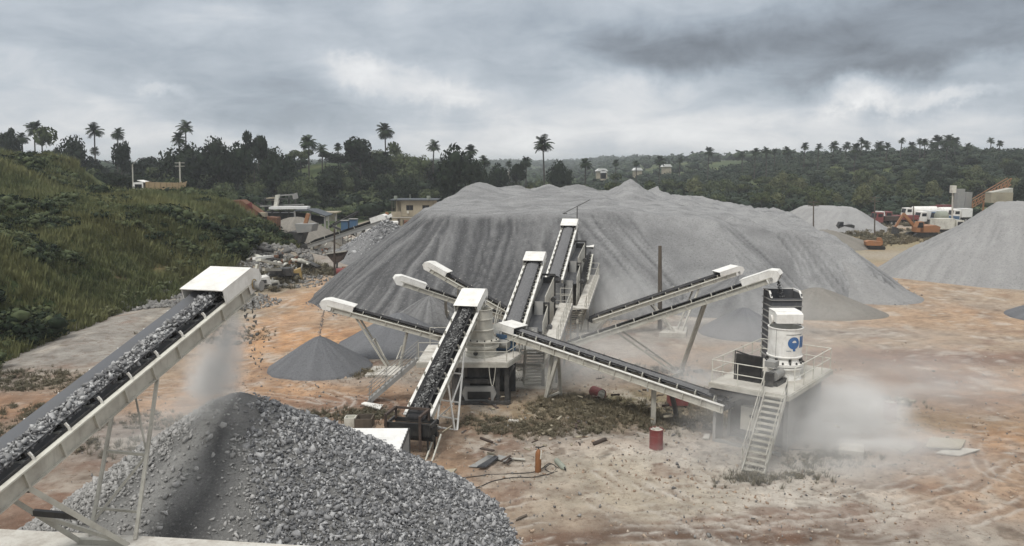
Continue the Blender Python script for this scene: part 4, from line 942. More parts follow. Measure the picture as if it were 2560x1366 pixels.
# black strip standing in for the dark gap beside the belt, gear hose, bolts
MB().obox(f1.P(f1.L/2, .60, .02), f1.d*f1.L/2, f1.s*.012, f1.n*.10).build('dark_gap_strip', rubber, c1)
m = MB(); cc = f1.P(f1.L-.05, .80, -.02); pr = None
for k in range(15):
    t = 2*math.pi*k/14; p = cc+f1.d*(math.cos(t)*.13)+f1.n*(math.sin(t)*.16); 
    if pr is not None: m.tube(pr, p, .016, 5)
    pr = p
m.build('yellow_hose', yellow, c1)
m = MB(); m.tube(f1.P(f1.L, .62, -.1), f1.P(f1.L, .95, -.1), .15, 12); m.tube(f1.P(f1.L, .95, -.1), f1.P(f1.L, 1.02, -.1), .17, 12); m.build('drive_motor', greysteel, c1, smooth=True)
LEDGE = 3.5
def at_ledge(px, py): return G(px, py, LEDGE)
# trestle on the ledge
fr, fl = at_ledge(338, 1350), at_ledge(226, 1340)
tr_, tl_ = f1.P(11.55, .62, -.44), f1.P(11.55, -.62, -.44)
MB().beam(fr, tr_, .085).build('leg', cream, c1); MB().beam(fl, tl_, .085).build('leg', cream, c1)
pr_, pl_ = fr.lerp(tr_, .5), fl.lerp(tl_, .5); MB().beam(pl_, pr_, .07).build('cross_brace', cream, c1)
MB().beam(pr_, fl.lerp(tl_, .08), .06).build('cross_brace', cream, c1); MB().beam(fl.lerp(tl_, .16), fr.lerp(tr_, .16), .06).build('cross_brace', cream, c1)
MB().beam(pr_, tl_.lerp(tr_, .3), .045).build('cross_brace', cream, c1)
sr, sl_ = f1.P(6.9, .62, -.44), f1.P(6.9, -.62, -.44)
fr2, fl2 = at_ledge(318, 1362), at_ledge(205, 1357)
MB().beam(fr2, sr, .12).build('brace', cream, c1); MB().beam(fl2, sl_, .12).build('brace', cream, c1)
for t in (.03, .52, .97): MB().beam(fr2.lerp(sr, t), fl2.lerp(sl_, t), .11, .14).build('cross_brace', darksteel if t > .1 else cream, c1)
MB().beam(fl2.lerp(sl_, .5), fr2.lerp(sr, .05), .09).build('cross_brace', cream, c1)
# the concrete ledge in front
m = MB(); e0 = G(-300, 1312, LEDGE); e1 = G(0, 1323, LEDGE); e2 = G(330, 1339, LEDGE); e3 = G(560, 1352, LEDGE); e4 = G(790, 1366, LEDGE)
top = [e0, e1, e2, e3, e4, Vector((-4.4, 15.5, LEDGE)), Vector((-26, 15.5, LEDGE))]
m.prism(top, Vector((0, 0, -LEDGE-.3))); o = m.build('concrete_ledge', concrete_l, loc=(-12, 17, 0)); tag(o, 'pale concrete retaining ledge under the near conveyor, bottom left', 'retaining wall')
# falling stones
fm = [np_mesh('falling_stone', v, f, rubble_m) for v, f in STONES[:6]]
hx = f1.P(f1.L+.35, 0, -.25)
for k in range(46):
    t = (k+.5)/46; zz = hx.z-.2-(hx.z-HH-.5)*t**1.0; o = link('falling_stone', random.choice(fm))
    o.location = (hx.x+.20+random.gauss(0, .10+.12*t)+.1*t, hx.y+.25*t+random.gauss(0, .12), zz); o.rotation_euler = (random.uniform(0, 6), random.uniform(0, 6), 1); sc_ = random.uniform(.07, .19)*(1.1-.4*t); o.scale = (sc_,)*3
    tag(o, 'stone falling in mid air from the near conveyor head onto the front heap', 'stone', 'stones falling from the near conveyor')
# ---- conveyor into the middle crusher
f2, c2 = conveyor('steep middle conveyor carrying dark wet rocks up to the round crusher hopper', A(1043, 1040, 35.6), A(1186, 742, 44.6), w=.86, rail_h=.30, hood=1.7, hood_h=.42, spacing=1.15, tall=.26, load='dark', load_n=1500, rail_top=white)
def cl(f, s_, a, c=-.3): return f.P(a, s_*(.5), c)
F1r, F1l = G(1143, 1077), G(1092, 1068); a_ = f2.L*.62; b_ = f2.L*.30
for s_, ft in ((1, F1r), (-1, F1l)):
    leg(c2, ft, cl(f2, s_, a_), .085, white); leg(c2, ft+Vector((-.12, 0, 0)), cl(f2, s_, b_), .07, white)
leg(c2, F1r, F1l, .08, white, 'cross_brace'); 
for t in (.12, .30, .62): leg(c2, F1r.lerp(cl(f2, 1, a_), t), F1l.lerp(cl(f2, -1, a_), t), .06, white, 'cross_brace')
leg(c2, F1r.lerp(cl(f2, 1, a_), .62), F1r.lerp(cl(f2, 1, b_), .55), .06, white, 'cross_brace'); leg(c2, F1l.lerp(cl(f2, -1, a_), .1), F1r.lerp(cl(f2, 1, b_), .5), .06, white, 'cross_brace')
# ---- black feed frame at its tail
def feed_frame():
    c = f2.P(-.1, 0, 0); root = thing('feed_hopper', (c.x, c.y, 0), 'black steel feed box with rusty guard frame at the middle conveyor tail', 'feed hopper')
    D = Vector((f2.d.x, f2.d.y, 0)).normalized(); S = f2.s; g = lambda a, b, z: Vector((c.x, c.y, 0))+D*a+S*b+Z*z
    zt = c.z
    m = MB(); m.obox(g(-.55, 0, zt-.42), D*.55, S*1.02, Z*.16); m.obox(g(-1.12, 0, zt-.20), D*.03, S*1.08, Z*.28); m.obox(g(.02, 0, zt-.15), D*.03, S*1.08, Z*.10); m.build('feed_box', blacksteel, root)
    m = MB(); m.poly([g(-1.08, -1.0, zt-.05), g(-1.08, 1.0, zt-.05), g(-.05, .8, zt-.28), g(-.05, -.8, zt-.28)]); m.build('feed_chute', greysteel, root)
    for b in (-1.08, .98):
        m = MB(); m.obox(g(-.55, b, zt-.08), D*.6, S*.04, Z*.07); m.build('side_plate', darksteel, root)
    for b in (-1.0, .62):
        m = MB(); m.beam(g(-1.25, b, zt+.42), g(-.05, b, zt+.42), .11); m.beam(g(-1.22, b, zt+.42), g(-1.22, b+(.0), zt-1.15), .11); m.beam(g(-.02, b, zt+.42), g(-.02, b, zt-.1), .1); m.build('guard_frame', rust_dark, root)
    m = MB(); m.beam(g(-.02, -1.0, zt+.42), g(-.02, .66, zt+.42), .1); m.build('guard_bar', rust_dark, root)
    m = MB(); m.tube(g(-.9, -1.15, zt-.62), g(-.9, 1.15, zt-.62), .14, 12); m.tube(g(-.2, -1.1, zt-.65), g(-.2, 1.1, zt-.65), .12, 12); m.build('roller', blacksteel, root)
    for b in (-.9, .9):
        for a in (-1.0, -.1): MB().beam(g(a, b, zt-.5), g(a, b*1.0, 0), .09).build('leg', blacksteel, root)
    for b in (.95, 1.25):
        MB().beam(g(-1.9, b, zt-1.75+.0), g(-.2, b, zt-.65), .06, .09).build('chassis_bar', offwhite, root)
    MB().beam(g(-1.9, 1.1, zt-1.75), g(-1.9, 1.1, 0), .07).build('leg', offwhite, root)
rust_dark = paint('dark_rusty_steel', (.06, .045, .038), (.15, .11, .085), .6, .8)
feed_frame()
# ---- left discharge conveyors
fa, ca = conveyor('lowest left discharge conveyor dropping onto the neat grey cone', A(1190, 862, 50.4), A(822, 762, 50.4), w=.62, hood=1.7, hood_h=.34)
vlegs(fa, ca, fa.L*.46, fa.L*.80-1.0*0, G(985, 918), .11)
fb, cb = conveyor('middle left discharge conveyor with head over the broad grey cone', A(1300, 803, 59.5), A(1000, 702, 57.5), w=.62, hood=1.9, hood_h=.36)
vlegs(fb, cb, fb.L*.30, fb.L*.62, G(1128, 812), .11)
fc, cc_ = conveyor('highest left discharge conveyor reaching to the huge pile', A(1310, 800, 61.5), A(1076, 667, 64), w=.62, hood=1.7, hood_h=.36)
vlegs(fc, cc_, fc.L*.30, fc.L*.66, G(1150, 800), .11)
def trickle(label, p, q, n, spread, size, mt, name='falling_gravel'):
    p, q = Vector(p), Vector(q); t = rng.uniform(0, 1, n)**.8; P = np.array([tuple(p.lerp(q, k)) for k in t])+rng.normal(size=(n, 3))*spread*(.5+t)[:, None]
    V, F = scatter(STONES, P-np.array(tuple(q)), rng.uniform(.6, 1.4, n)*size); o = link(name, np_mesh(name, V, F, mt)); o.location = q; tag(o, label, 'falling gravel', kind='stuff')
trickle('thin stream of gravel falling onto the neat grey cone', fa.P(fa.L+.2, 0, -.2), (-12.35, 50.2, 2.1), 170, .05, .07, stone_m)
# ---- right discharge conveyors
fd, cd = conveyor('long right conveyor rising to the ribbed steel bin', A(1400, 866, 50.5), A(1932, 692, 44.6), w=.66, hood=1.7, hood_h=.36, spacing=1.25)
vlegs(fd, cd, fd.L*.30, fd.L*.70, G(1697, 932), .11, spread=.1)
fe, ce = conveyor('upper right conveyor dropping onto the cone left of the ribbed bin', A(1475, 798, 59.5), A(1838, 677, 63), w=.64, hood=1.7, hood_h=.36)
vlegs(fe, ce, fe.L*.40, fe.L*.72, G(1692, 837), .11, spread=.1)
trickle('dark stream of gravel falling into the ribbed steel bin', fd.P(fd.L+.2, 0, -.2), A(1957, 735, 44.6)-Z*.4, 150, .07, .09, dark_stone_m)
# ---- return conveyor from the right crusher
ff, cf_ = conveyor('return conveyor full of grey gravel between the right crusher and the screens', A(1822, 1010, 36.2), A(1262, 822, 45.3), w=.70, rail_h=.36, hood=1.2, hood_h=.36, load='fine', tall=.26, spacing=.98, rail_top=white)
for t, ft in ((.78, (1364, 1000)), (.78, (1402, 990))):
    pass
g1, g2 = G(1365, 1002), G(1402, 992); hA = ff.P(ff.L*.76, .3, -.36); hB = ff.P(ff.L*.70, -.3, -.36)
for p, q in ((g1, hA), (g2, hB), (g1.lerp(g2, .0)+Z*.2, hB), ): leg(cf_, p, q, .17, cream)
leg(cf_, g1.lerp(hA, .06), g2.lerp(hB, .12), .1, cream, 'cross_brace')
pf = ff.P(ff.L*.285, 0, -.36); leg(cf_, (pf.x, pf.y, 0), pf, .22, cream); leg(cf_, (pf.x+1.5, pf.y+1.6, 0), ff.P(ff.L*.2, -.3, -.36), .2, darksteel)
# ---- ROUND CRUSHERS
def railing(root, pts, h=1.05, step=1.25, mat=None, r=.024, mid=True, name='handrail'):
    mat = mat or cream; m = MB()
    pm = MB(); pm.tube((0, 0, 0), (0, 0, h), r, 6); pme = pm.mesh('post', mat, fix=False)
    hr = None; posts = []
    for a, b in zip(pts[:-1], pts[1:]):
        a, b = Vector(a), Vector(b); n = max(1, round((b-a).length/step))
        for lv in ((h, h*.52) if mid else (h,)): m.tube(a+Z*lv, b+Z*lv, r, 6)
        for k in range(n+1): posts.append(a.lerp(b, k/n))
    hr = m.build(name, mat, root); seen = []; o0 = root.location
    for p in posts:
        if any((p-q).length < .1 for q in seen): continue
        seen.append(p); o = link('post', pme, hr); o.location = p-o0
def stairs(root, bottom, top, w, n, mat=None, tmat=None, rail=True, rh=.95):
    mat = mat or cream; tmat = tmat or offwhite; bottom, top = Vector(bottom), Vector(top); d = top-bottom; dh = Vector((d.x, d.y, 0)).normalized(); s = dh.cross(Z)
    for sd in (-1, 1): MB().beam(bottom+s*sd*(w/2+.04), top+s*sd*(w/2+.04), .05, .22).build('stringer', mat, root)
    m = MB(); m.obox(Vector((0, 0, 0)), s*(w/2), dh*.13, Z*.022); tm = m.mesh('tread', tmat)
    for k in range(n):
        p = bottom.lerp(top, (k+.6)/n); o = link('tread', tm, root); o.location = p-root.location
    if rail:
        for sd in (-1, 1):
            m = MB(); e = s*sd*(w/2+.09)
            for lv in (rh, rh*.55): m.tube(bottom+e+Z*lv, top+e+Z*lv, .022, 6)
            for k in range(4): p = bottom.lerp(top, .04+.31*k)+e; m.tube(p, p+Z*rh, .02, 6)
            m.build('stair_rail', mat, root)
def cone_crusher(root, c, zd, r, h, mat, flange=True):
    """lower frame, bolted flange, hopper shell"""
    x, y = c
    m = MB(); m.lathe((x, y, zd), [(r*1.02, 0), (r*1.0, .08), (r*.92, .24), (r*.97, .46), (r*1.08, .52), (r*1.08, .60), (r*.9, .62)], 36); m.build('lower_frame', mat, root, smooth=True)
    m = MB(); m.lathe((x, y, zd+.62), [(r*.9, 0), (r*1.10, .03), (r*1.10, .15), (r*1.0, .17), (r*.92, .36), (r*1.02, .44)], 36); m.build('bolted_flange', mat, root, smooth=True)
    bm_ = MB(); bm_.tube((0, 0, 0), (0, 0, .10), .045, 6); bme = bm_.mesh('bolt', darksteel)
    for k in range(16):
        t = 2*math.pi*k/16; o = link('bolt', bme, root); o.location = Vector((x+math.cos(t)*r*1.05, y+math.sin(t)*r*1.05, zd+.77))-root.location
        if k % 2 == 0:
            o = link('bolt', bme, root); o.location = Vector((x+math.cos(t)*r*1.0, y+math.sin(t)*r*1.0, zd+.90))-root.location; o.scale = (1.5, 1.5, 1.4)
    z0 = zd+1.06
    m = MB(); m.lathe((x, y, z0), [(r*1.02, 0), (r*1.03, .05), (r*.97, .07), (r*.97, h-.05), (r*1.02, h-.04), (r*1.02, h), (r*.93, h), (r*.93, h-.25), (r*.5, h-.7), (0, h-.72)], 40); sh = m.build('hopper_shell', mat, root, smooth=True)
    return z0, sh
def platform(root, P4, z, th, mat, smat, name='deck'):
    m = MB(); m.prism([Vector((p[0], p[1], z-.04)) for p in P4], Vector((0, 0, .04))); m.build(name, mat, root)
    for a, b in zip(P4, P4[1:]+P4[:1]): MB().beam((a[0], a[1], z-.04-th/2), (b[0], b[1], z-.04-th/2), .10, th).build('edge_beam', smat, root)
# --- right crusher
def right_crusher():
    zd = 2.9; Fp = Vector((12.1, 34.0, 0)); u = Vector((.63, .777, 0)).normalized(); v = Vector((-.777, .63, 0)).normalized(); LU, LV = 6.0, 3.7
    root = thing('cone_crusher', (Fp+u*3+v*1.7), 'white cone crusher with blue emblem on its hopper, on a railed platform in dust', 'crusher', 'cone crushers')
    g = lambda a, b, z=0.0: Fp+u*a+v*b+Z*z
    platform(root, [g(0, 0), g(LU, 0), g(LU, LV), g(0, LV)], zd, .20, concrete, cream)
    railing(root, [g(LU*.0+.95, .08, zd), g(LU-.08, .08, zd), g(LU-.08, LV-.08, zd), g(.08, LV-.08, zd), g(.08, 1.15, zd)], mat=offwhite)
    stairs(root, G(1882, 1186, 0), g(.0, .55, zd-.02), .85, 14, cream, cream)
    MB().beam(g(.06, .12, zd), g(.06, .12, zd+.5), .05).build('post', darksteel, root)
    # body below
    m = MB(); m.obox(g(3.6, .5+.0, 1.33), u*2.3, v*.04, Z*1.33); m.build('side_wall', greysteel, root)
    m = MB(); m.obox(g(1.15, .42, 1.33), u*.12, v*.10, Z*1.33); m.build('corner_post', greysteel, root)
    m = MB(); m.obox(g(5.8, LV/2, 1.33), u*.05, v*(LV/2-.5), Z*1.33); m.build('end_wall', greysteel, root)
    m = MB(); m.obox(g(3.6, LV-.45, 1.33), u*2.3, v*.05, Z*1.33); m.build('side_wall', greysteel, root)
    m = MB(); m.obox(g(1.4, 1.9, 1.33), u*.05, v*1.3, Z*1.33); m.build('rear_panel', darksteel, root)
    m = MB(); m.obox(g(.55, LV-.25, 1.15), u*.42, v*.07, Z*1.15); m.build('post_plate', greysteel, root)
    m = MB(); m.obox(g(.55, 2.0, 2.46), u*.55, v*1.7, Z*.10); m.build('top_beam', darksteel, root)
    m = MB(); m.beam(g(.5, LV-.3, 1.7), g(.9, 2.1, 2.45), .16); m.build('diagonal_brace', greysteel, root)
    m = MB(); m.obox(g(.75, 1.95, 1.3), u*.16, v*.42, Z*.55); cb_ = m.build('control_box', cream, root)
    m = MB(); m.obox(g(.58, 1.85, 1.45), u*.012, v*.09, Z*.06); m.build('display', glass, cb_)
    m = MB(); m.obox(g(.9, 2.0, .45), u*.3, v*.8, Z*.05); m.build('base_beam', darksteel, root)
    for a in (.2, 3.0, 5.8): MB().beam(g(a, .3, .08), g(a, LV-.3, .08), .16).build('base_beam', greysteel, root)
    cx, cy = (g(3.05, 1.35).x, g(3.05, 1.35).y); r = .80
    z0, sh = cone_crusher(root, (cx, cy), zd, r, 1.40, white)
    # emblem on the shell: blue disc with a white half moon and stem, then the start of a second letter
    rr = r*.97+.006; th0 = math.atan2(-cy, -cx) ; 
    def onshell(s_, z, dr=0): t = th0+(s_)/rr; return Vector((cx+math.cos(t)*(rr+dr), cy+math.sin(t)*(rr+dr), z0+z))
    def disc(s0, z, rad, n, a0, a1, mat, nm, dr, inner=0, sq=1):
        m = MB(); rings = 5; vs = []
        for i in range(rings+1):
            q = inner+(rad-inner)*i/rings
            for k in range(n+1): t = a0+(a1-a0)*k/n; vs.append(onshell(s0+math.cos(t)*q*sq, z+math.sin(t)*q, dr))
        fs = [(i*(n+1)+k, (i+1)*(n+1)+k, (i+1)*(n+1)+k+1, i*(n+1)+k+1) for i in range(rings) for k in range(n)]
        return m.add(vs, fs).build(nm, mat, root)
    def rect(s0, s1, z_0, z_1, mat, nm, dr, shear=0):
        m = MB(); n = 6; vs = []
        for k in range(n+1):
            q = s0+(s1-s0)*k/n; vs += [onshell(q, z_0, dr), onshell(q+shear, z_1, dr)]
        return m.add(vs, [(2*k, 2*k+2, 2*k+3, 2*k+1) for k in range(n)]).build(nm, mat, root)
    S = .42
    disc(S, .74, .29, 28, 0, 2*math.pi, logoblue, 'emblem_disc', .000)
    disc(S+.02, .76, .105, 14, 0, math.pi, white, 'emblem_window', .006)
    rect(S-.045, S+.085, .36, .76, logoblue, 'emblem_stem', .009)
    for k, (s0, s1, sh_) in enumerate(((.74, .83, .03), (.86, .95, -.02), (.97, 1.06, .02), (1.08, 1.16, 0))): rect(s0, s1, .50, 1.03, logoblue, 'emblem_bar', .003, sh_)
    rect(.05, .90, 1.12, 1.145, darksteel, 'emblem_line', .002); rect(.08, .30, .36, .38, bluep, 'emblem_line', .002)
    rect(-.42, -.40, .04, 1.34, greysteel, 'shell_seam', .002)
    # feed belt hood and ribbed surge bin
    hh = thing('surge_bin', (cx+.4, cy+5, 0), 'tall dark ribbed steel bin behind the emblem crusher, with small white hooded feeder', 'surge bin')
    hx, hy, hz = cx, cy+.10, z0+1.40+.36
    m = MB()
    for s_ in (-1, 1): m.prism([Vector((hx+s_*.60, hy-.62, hz-.12)), Vector((hx+s_*.60, hy-.62, hz+.27)), Vector((hx+s_*.60, hy-.36, hz+.36)), Vector((hx+s_*.60, hy+.6, hz+.36)), Vector((hx+s_*.60, hy+.6, hz-.12))], Vector((-s_*.03, 0, 0)))
    m.obox(Vector((hx, hy-.63, hz+.07)), Vector((.62, 0, 0)), Vector((0, .015, 0)), Z*.20); m.beam(Vector((hx, hy-.63, hz+.28)), Vector((hx, hy-.36, hz+.37)), 1.24, .025); m.obox(Vector((hx, hy+.13, hz+.38)), Vector((.62, 0, 0)), Vector((0, .49, 0)), Z*.014)
    m.build('feeder_hood', white, hh)
    m = MB()
    b0 = A(1957, 727, 44.6)
    for s_ in (-1, 1): m.beam((hx+s_*.52, hy+.3, hz-.1), (b0.x+s_*.52, b0.y-.9, hz-1.6), .05, .35)
    m.build('feeder_frame', greysteel, hh)
    m = MB(); m.beam((hx, hy+.1, hz+.05), (b0.x, b0.y-.9, hz-1.4), .9, .04); m.tube((hx-.5, hy-.05, hz-.06), (hx+.5, hy-.05, hz-.06), .15, 12); m.build('feeder_belt', rubber, hh)
    m = MB(); m.tube((hx+.62, hy, hz-.05), (hx+.74, hy, hz-.05), .22, 14); m.tube((hx-.62, hy, hz-.05), (hx-.72, hy, hz-.05), .22, 14); m.build('pulley_guard', white, hh)
    b0 = A(1957, 727, 44.6); bw, bd, zt = .84, .72, b0.z; zb = 1.6; bx, by = b0.x, b0.y
    T = lambda z: 1.0 if z > zt-2.6 else 1.0-.35*(zt-2.6-z)/(zt-2.6-zb)
    for (sx, sy, nm) in ((0, -1, 'front_plate'), (0, 1, 'back_plate'), (-1, 0, 'side_plate'), (1, 0, 'side_plate')):
        m = MB()
        if sy: m.obox(Vector((bx, by+sy*bd, (zt+zb)/2 - (.0 if sy > 0 else .16))), Vector((bw, 0, 0)), Vector((0, .02, 0)), Z*((zt-zb)/2-(.0 if sy > 0 else .16)))
        else: m.obox(Vector((bx+sx*bw, by, (zt+zb)/2-.05)), Vector((.02, 0, 0)), Vector((0, bd-.02, 0)), Z*((zt-zb)/2-.05))
        m.build(nm, darkbin, hh)
    rm = MB(); rm.obox(Vector((0, 0, 0)), Vector((bw+.03, 0, 0)), Vector((0, .04, 0)), Z*.025); rme = rm.mesh('rib', greysteel)
    for k in range(11): o = link('rib', rme, hh); o.location = Vector((bx, by-bd-.04, zt-.42-k*.36))-hh.location
    rm = MB(); rm.obox(Vector((0, 0, 0)), Vector((.035, 0, 0)), Vector((0, bd, 0)), Z*.03); rme = rm.mesh('rib', greysteel)
    for k in range(11):
        for s_ in (-1, 1): o = link('rib', rme, hh); o.location = Vector((bx+s_*(bw+.04), by, zt-.42-k*.36))-hh.location
    m = MB(); m.beam((bx-bw, by+bd, zt+.01), (bx+bw, by+bd, zt+.01), .07, .04)
    for s_ in (-1, 1): m.beam((bx+s_*bw, by-bd, zt-.30), (bx+s_*bw, by-bd*.4, zt+.02), .10, .06); m.beam((bx+s_*bw, by-bd*.4, zt+.02), (bx+s_*bw, by+bd, zt+.02), .08, .05)
    m.build('rim', white, hh)
    m = MB(); m.obox(Vector((bx, by, zt-1.0)), Vector((bw-.05, 0, 0)), Vector((0, bd-.06, 0)), Z*.02); m.build('gravel_fill', chip_load, hh)
    for sx in (-1, 1):
        for sy in (-1, 1): MB().beam((bx+sx*(bw-.1), by+sy*(bd-.12), 0), (bx+sx*(bw-.1), by+sy*(bd-.12), zb+.02), .16).build('leg', greysteel, hh)
    # motors and screen on deck
    m = MB(); m.obox(g(1.25, 2.35, zd+.62), u*.09, v*.60, Z*.62); k_ = m.build('radiator', blacksteel, root)
    for s_ in (-1, 1): MB().tube(g(1.2, 2.35+s_*.66, zd), g(1.2, 2.35+s_*.66, zd+1.38), .03, 6).build('radiator_post', darksteel, root)
    MB().tube(g(1.2, 2.95, zd+1.36), g(1.2, 2.2, zd+1.22), .035, 6).build('hose', blacksteel, root)
    m = MB(); m.tube(g(1.25, 1.2, zd+.42), g(2.15, 1.2, zd+.42), .26, 14); m.build('motor', greysteel, root, smooth=True)
    m = MB(); m.obox(g(1.5, 1.35, zd+.95), u*.26, v*.24, Z*.13); m.build('terminal_box', greysteel, root)
    m = MB(); m.obox(g(1.7, 1.2, zd+.09), u*.6, v*.3, Z*.09); m.build('motor_base', darksteel, root)
    m = MB(); m.obox(g(.95, 1.3, zd+.35), u*.10, v*.26, Z*.3); m.build('belt_guard', darksteel, root)
darkbin = paint('dark_bin_steel', (.075, .078, .085), (.17, .165, .155), .6, .7)
right_crusher()
# --- middle crusher
def mid_crusher():
    zd = 2.4; root = thing('cone_crusher', (-1.1, 43.6, 0), 'tall cream cone crusher on dark legs in the middle, fed by the steep conveyor', 'crusher', 'cone crushers')
    fl, fr_ = G(1135, 906, zd), G(1262, 906, zd); fl.y = fr_.y = 42.0; X0, X1 = fl.x-2.0, fr_.x+.15
    P4 = [(X0, 42.0), (X1, 42.0), (X1+.75, 44.0), (X1+.75, 46.2), (X0+.2, 46.2)]
    m = MB(); m.prism([Vector((a, b, zd-.04)) for a, b in P4], Z*.04); m.build('deck', concrete_l, root)
    for a, b in zip(P4, P4[1:]+P4[:1]): MB().beam((a[0], a[1], zd-.17), (b[0], b[1], zd-.17), .09, .24).build('edge_beam', cream, root)
    railing(root, [(X0+.1, 42.1, zd), (X1-.05, 42.1, zd), (X1+.66, 44.0, zd), (X1+.66, 46.1, zd), (X0+.3, 46.1, zd)], mat=cream, step=1.1)
    cx, cy = A(1204, 870, 43.7).x, 43.7
    m = MB(); m.lathe((cx, cy, zd), [(.88, 0), (.88, .1), (.82, .16), (.80, .52), (.86, .56)], 36); m.build('lower_frame', cream, root, smooth=True)
    m = MB(); m.lathe((cx, cy, zd+.5), [(.98, .0), (.98, .12), (.86, .16), (.86, .30), (.98, .33), (.98, .42), (.62, .46)], 36); m.build('bolted_flange', cream, root, smooth=True)
    bm_ = MB(); bm_.tube((0, 0, 0), (0, 0, .09), .04, 6); bme = bm_.mesh('bolt', darksteel)
    for k in range(14): t = 2*math.pi*k/14; o = link('bolt', bme, root); o.location = Vector((cx+math.cos(t)*.92, cy+math.sin(t)*.92, zd+.92))-root.location
    m = MB(); m.lathe((cx, cy, zd+.95), [(.66, 0), (.66, .50), (.72, .52), (.72, .56), (.62, .58), (.62, 1.10), (.66, 1.11), (.66, 1.16), (.62, 1.17), (.60, 1.62), (.64, 1.64), (.64, 1.68), (.56, 1.68), (.54, 1.3), (0, 1.2)], 36); m.build('hopper_shell', cream, root, smooth=True)
    m = MB(); m.tube((cx-.3, cy-.86, zd+.28), (cx-.3, cy-.80, zd+.28), .13, 12); m.build('inspection_port', darksteel, root)
    m = MB(); m.box((cx+1.35, cy+1.2, zd+.5), (1.1, .8, .9)); m.build('drive_guard', bluep, root)
    m = MB(); m.tube((cx+.6, cy+.9, zd+.5), (cx+1.5, cy+.4, zd+.5), .25, 12); m.build('motor', greysteel, root, smooth=True)
    # legs and lower works
    for x_ in (X0+2.1, X1-.55, X1-.05):
        for y_ in (42.4, 45.6): MB().beam((x_, y_, 0), (x_, y_, zd-.28), .24 if y_ < 43 else .2).build('leg', darksteel, root)
    MB().beam((X1+.35, 42.4, zd-.3), (X1-.05, 42.4, zd-1.1), .12).build('knee_brace', darksteel, root)
    m = MB(); m.box((X0+2.3, 42.9, 1.05), (1.0, .12, 2.1)); m.build('side_panel', greysteel, root)
    m = MB(); m.box((X1-1.0, 44.6, 1.15), (2.9, .1, 2.2)); m.build('rear_panel', darksteel, root)
    m = MB(); m.box((X1-1.45, 43.2, 1.75), (1.5, 1.2, .7)); m.build('discharge_box', darksteel, root)
    m = MB(); m.box((X1-1.55, 42.6, 1.25), (1.55, .5, .25)); m.build('cross_beam', darksteel, root)
    m = MB(); m.prism([Vector((X1-2.35, 42.2, .95)), Vector((X1-.75, 42.2, .95)), Vector((X1-.6, 42.2, .62)), Vector((X1-.8, 42.2, .2)), Vector((X1-2.3, 42.2, .2)), Vector((X1-2.5, 42.2, .62))], Vector((0, .35, 0))); m.build('skid_box', greysteel, root)
    m = MB(); m.box((X1-1.55, 42.18, .50), (1.25, .05, .42)); m.build('tail_roller_cover', blacksteel, root)
    m = MB(); m.beam((X0+2.0, 42.1, .12), (X1+.1, 42.1, .12), .16, .2); m.beam((X1+.1, 42.1, .12), (X1+.1, 46, .12), .14, .18); m.build('base_beam', darksteel, root)
    pr = None; m = MB()
    for k in range(13):
        t = k/12; p = Vector((X1-1.0+.35*t, 41.95, zd-.25-1.05*math.sin(math.pi*t)**.8))
        if pr is not None: m.tube(pr, p, .02, 5)
        pr = p
    m.build('hanging_cable', offwhite, root)
    stairs(root, G(908, 1003, 0)+Vector((.3, 0, 0)), Vector((X0, 43.0, zd)), .8, 12, greysteel, greysteel, rh=.9)
mid_crusher()
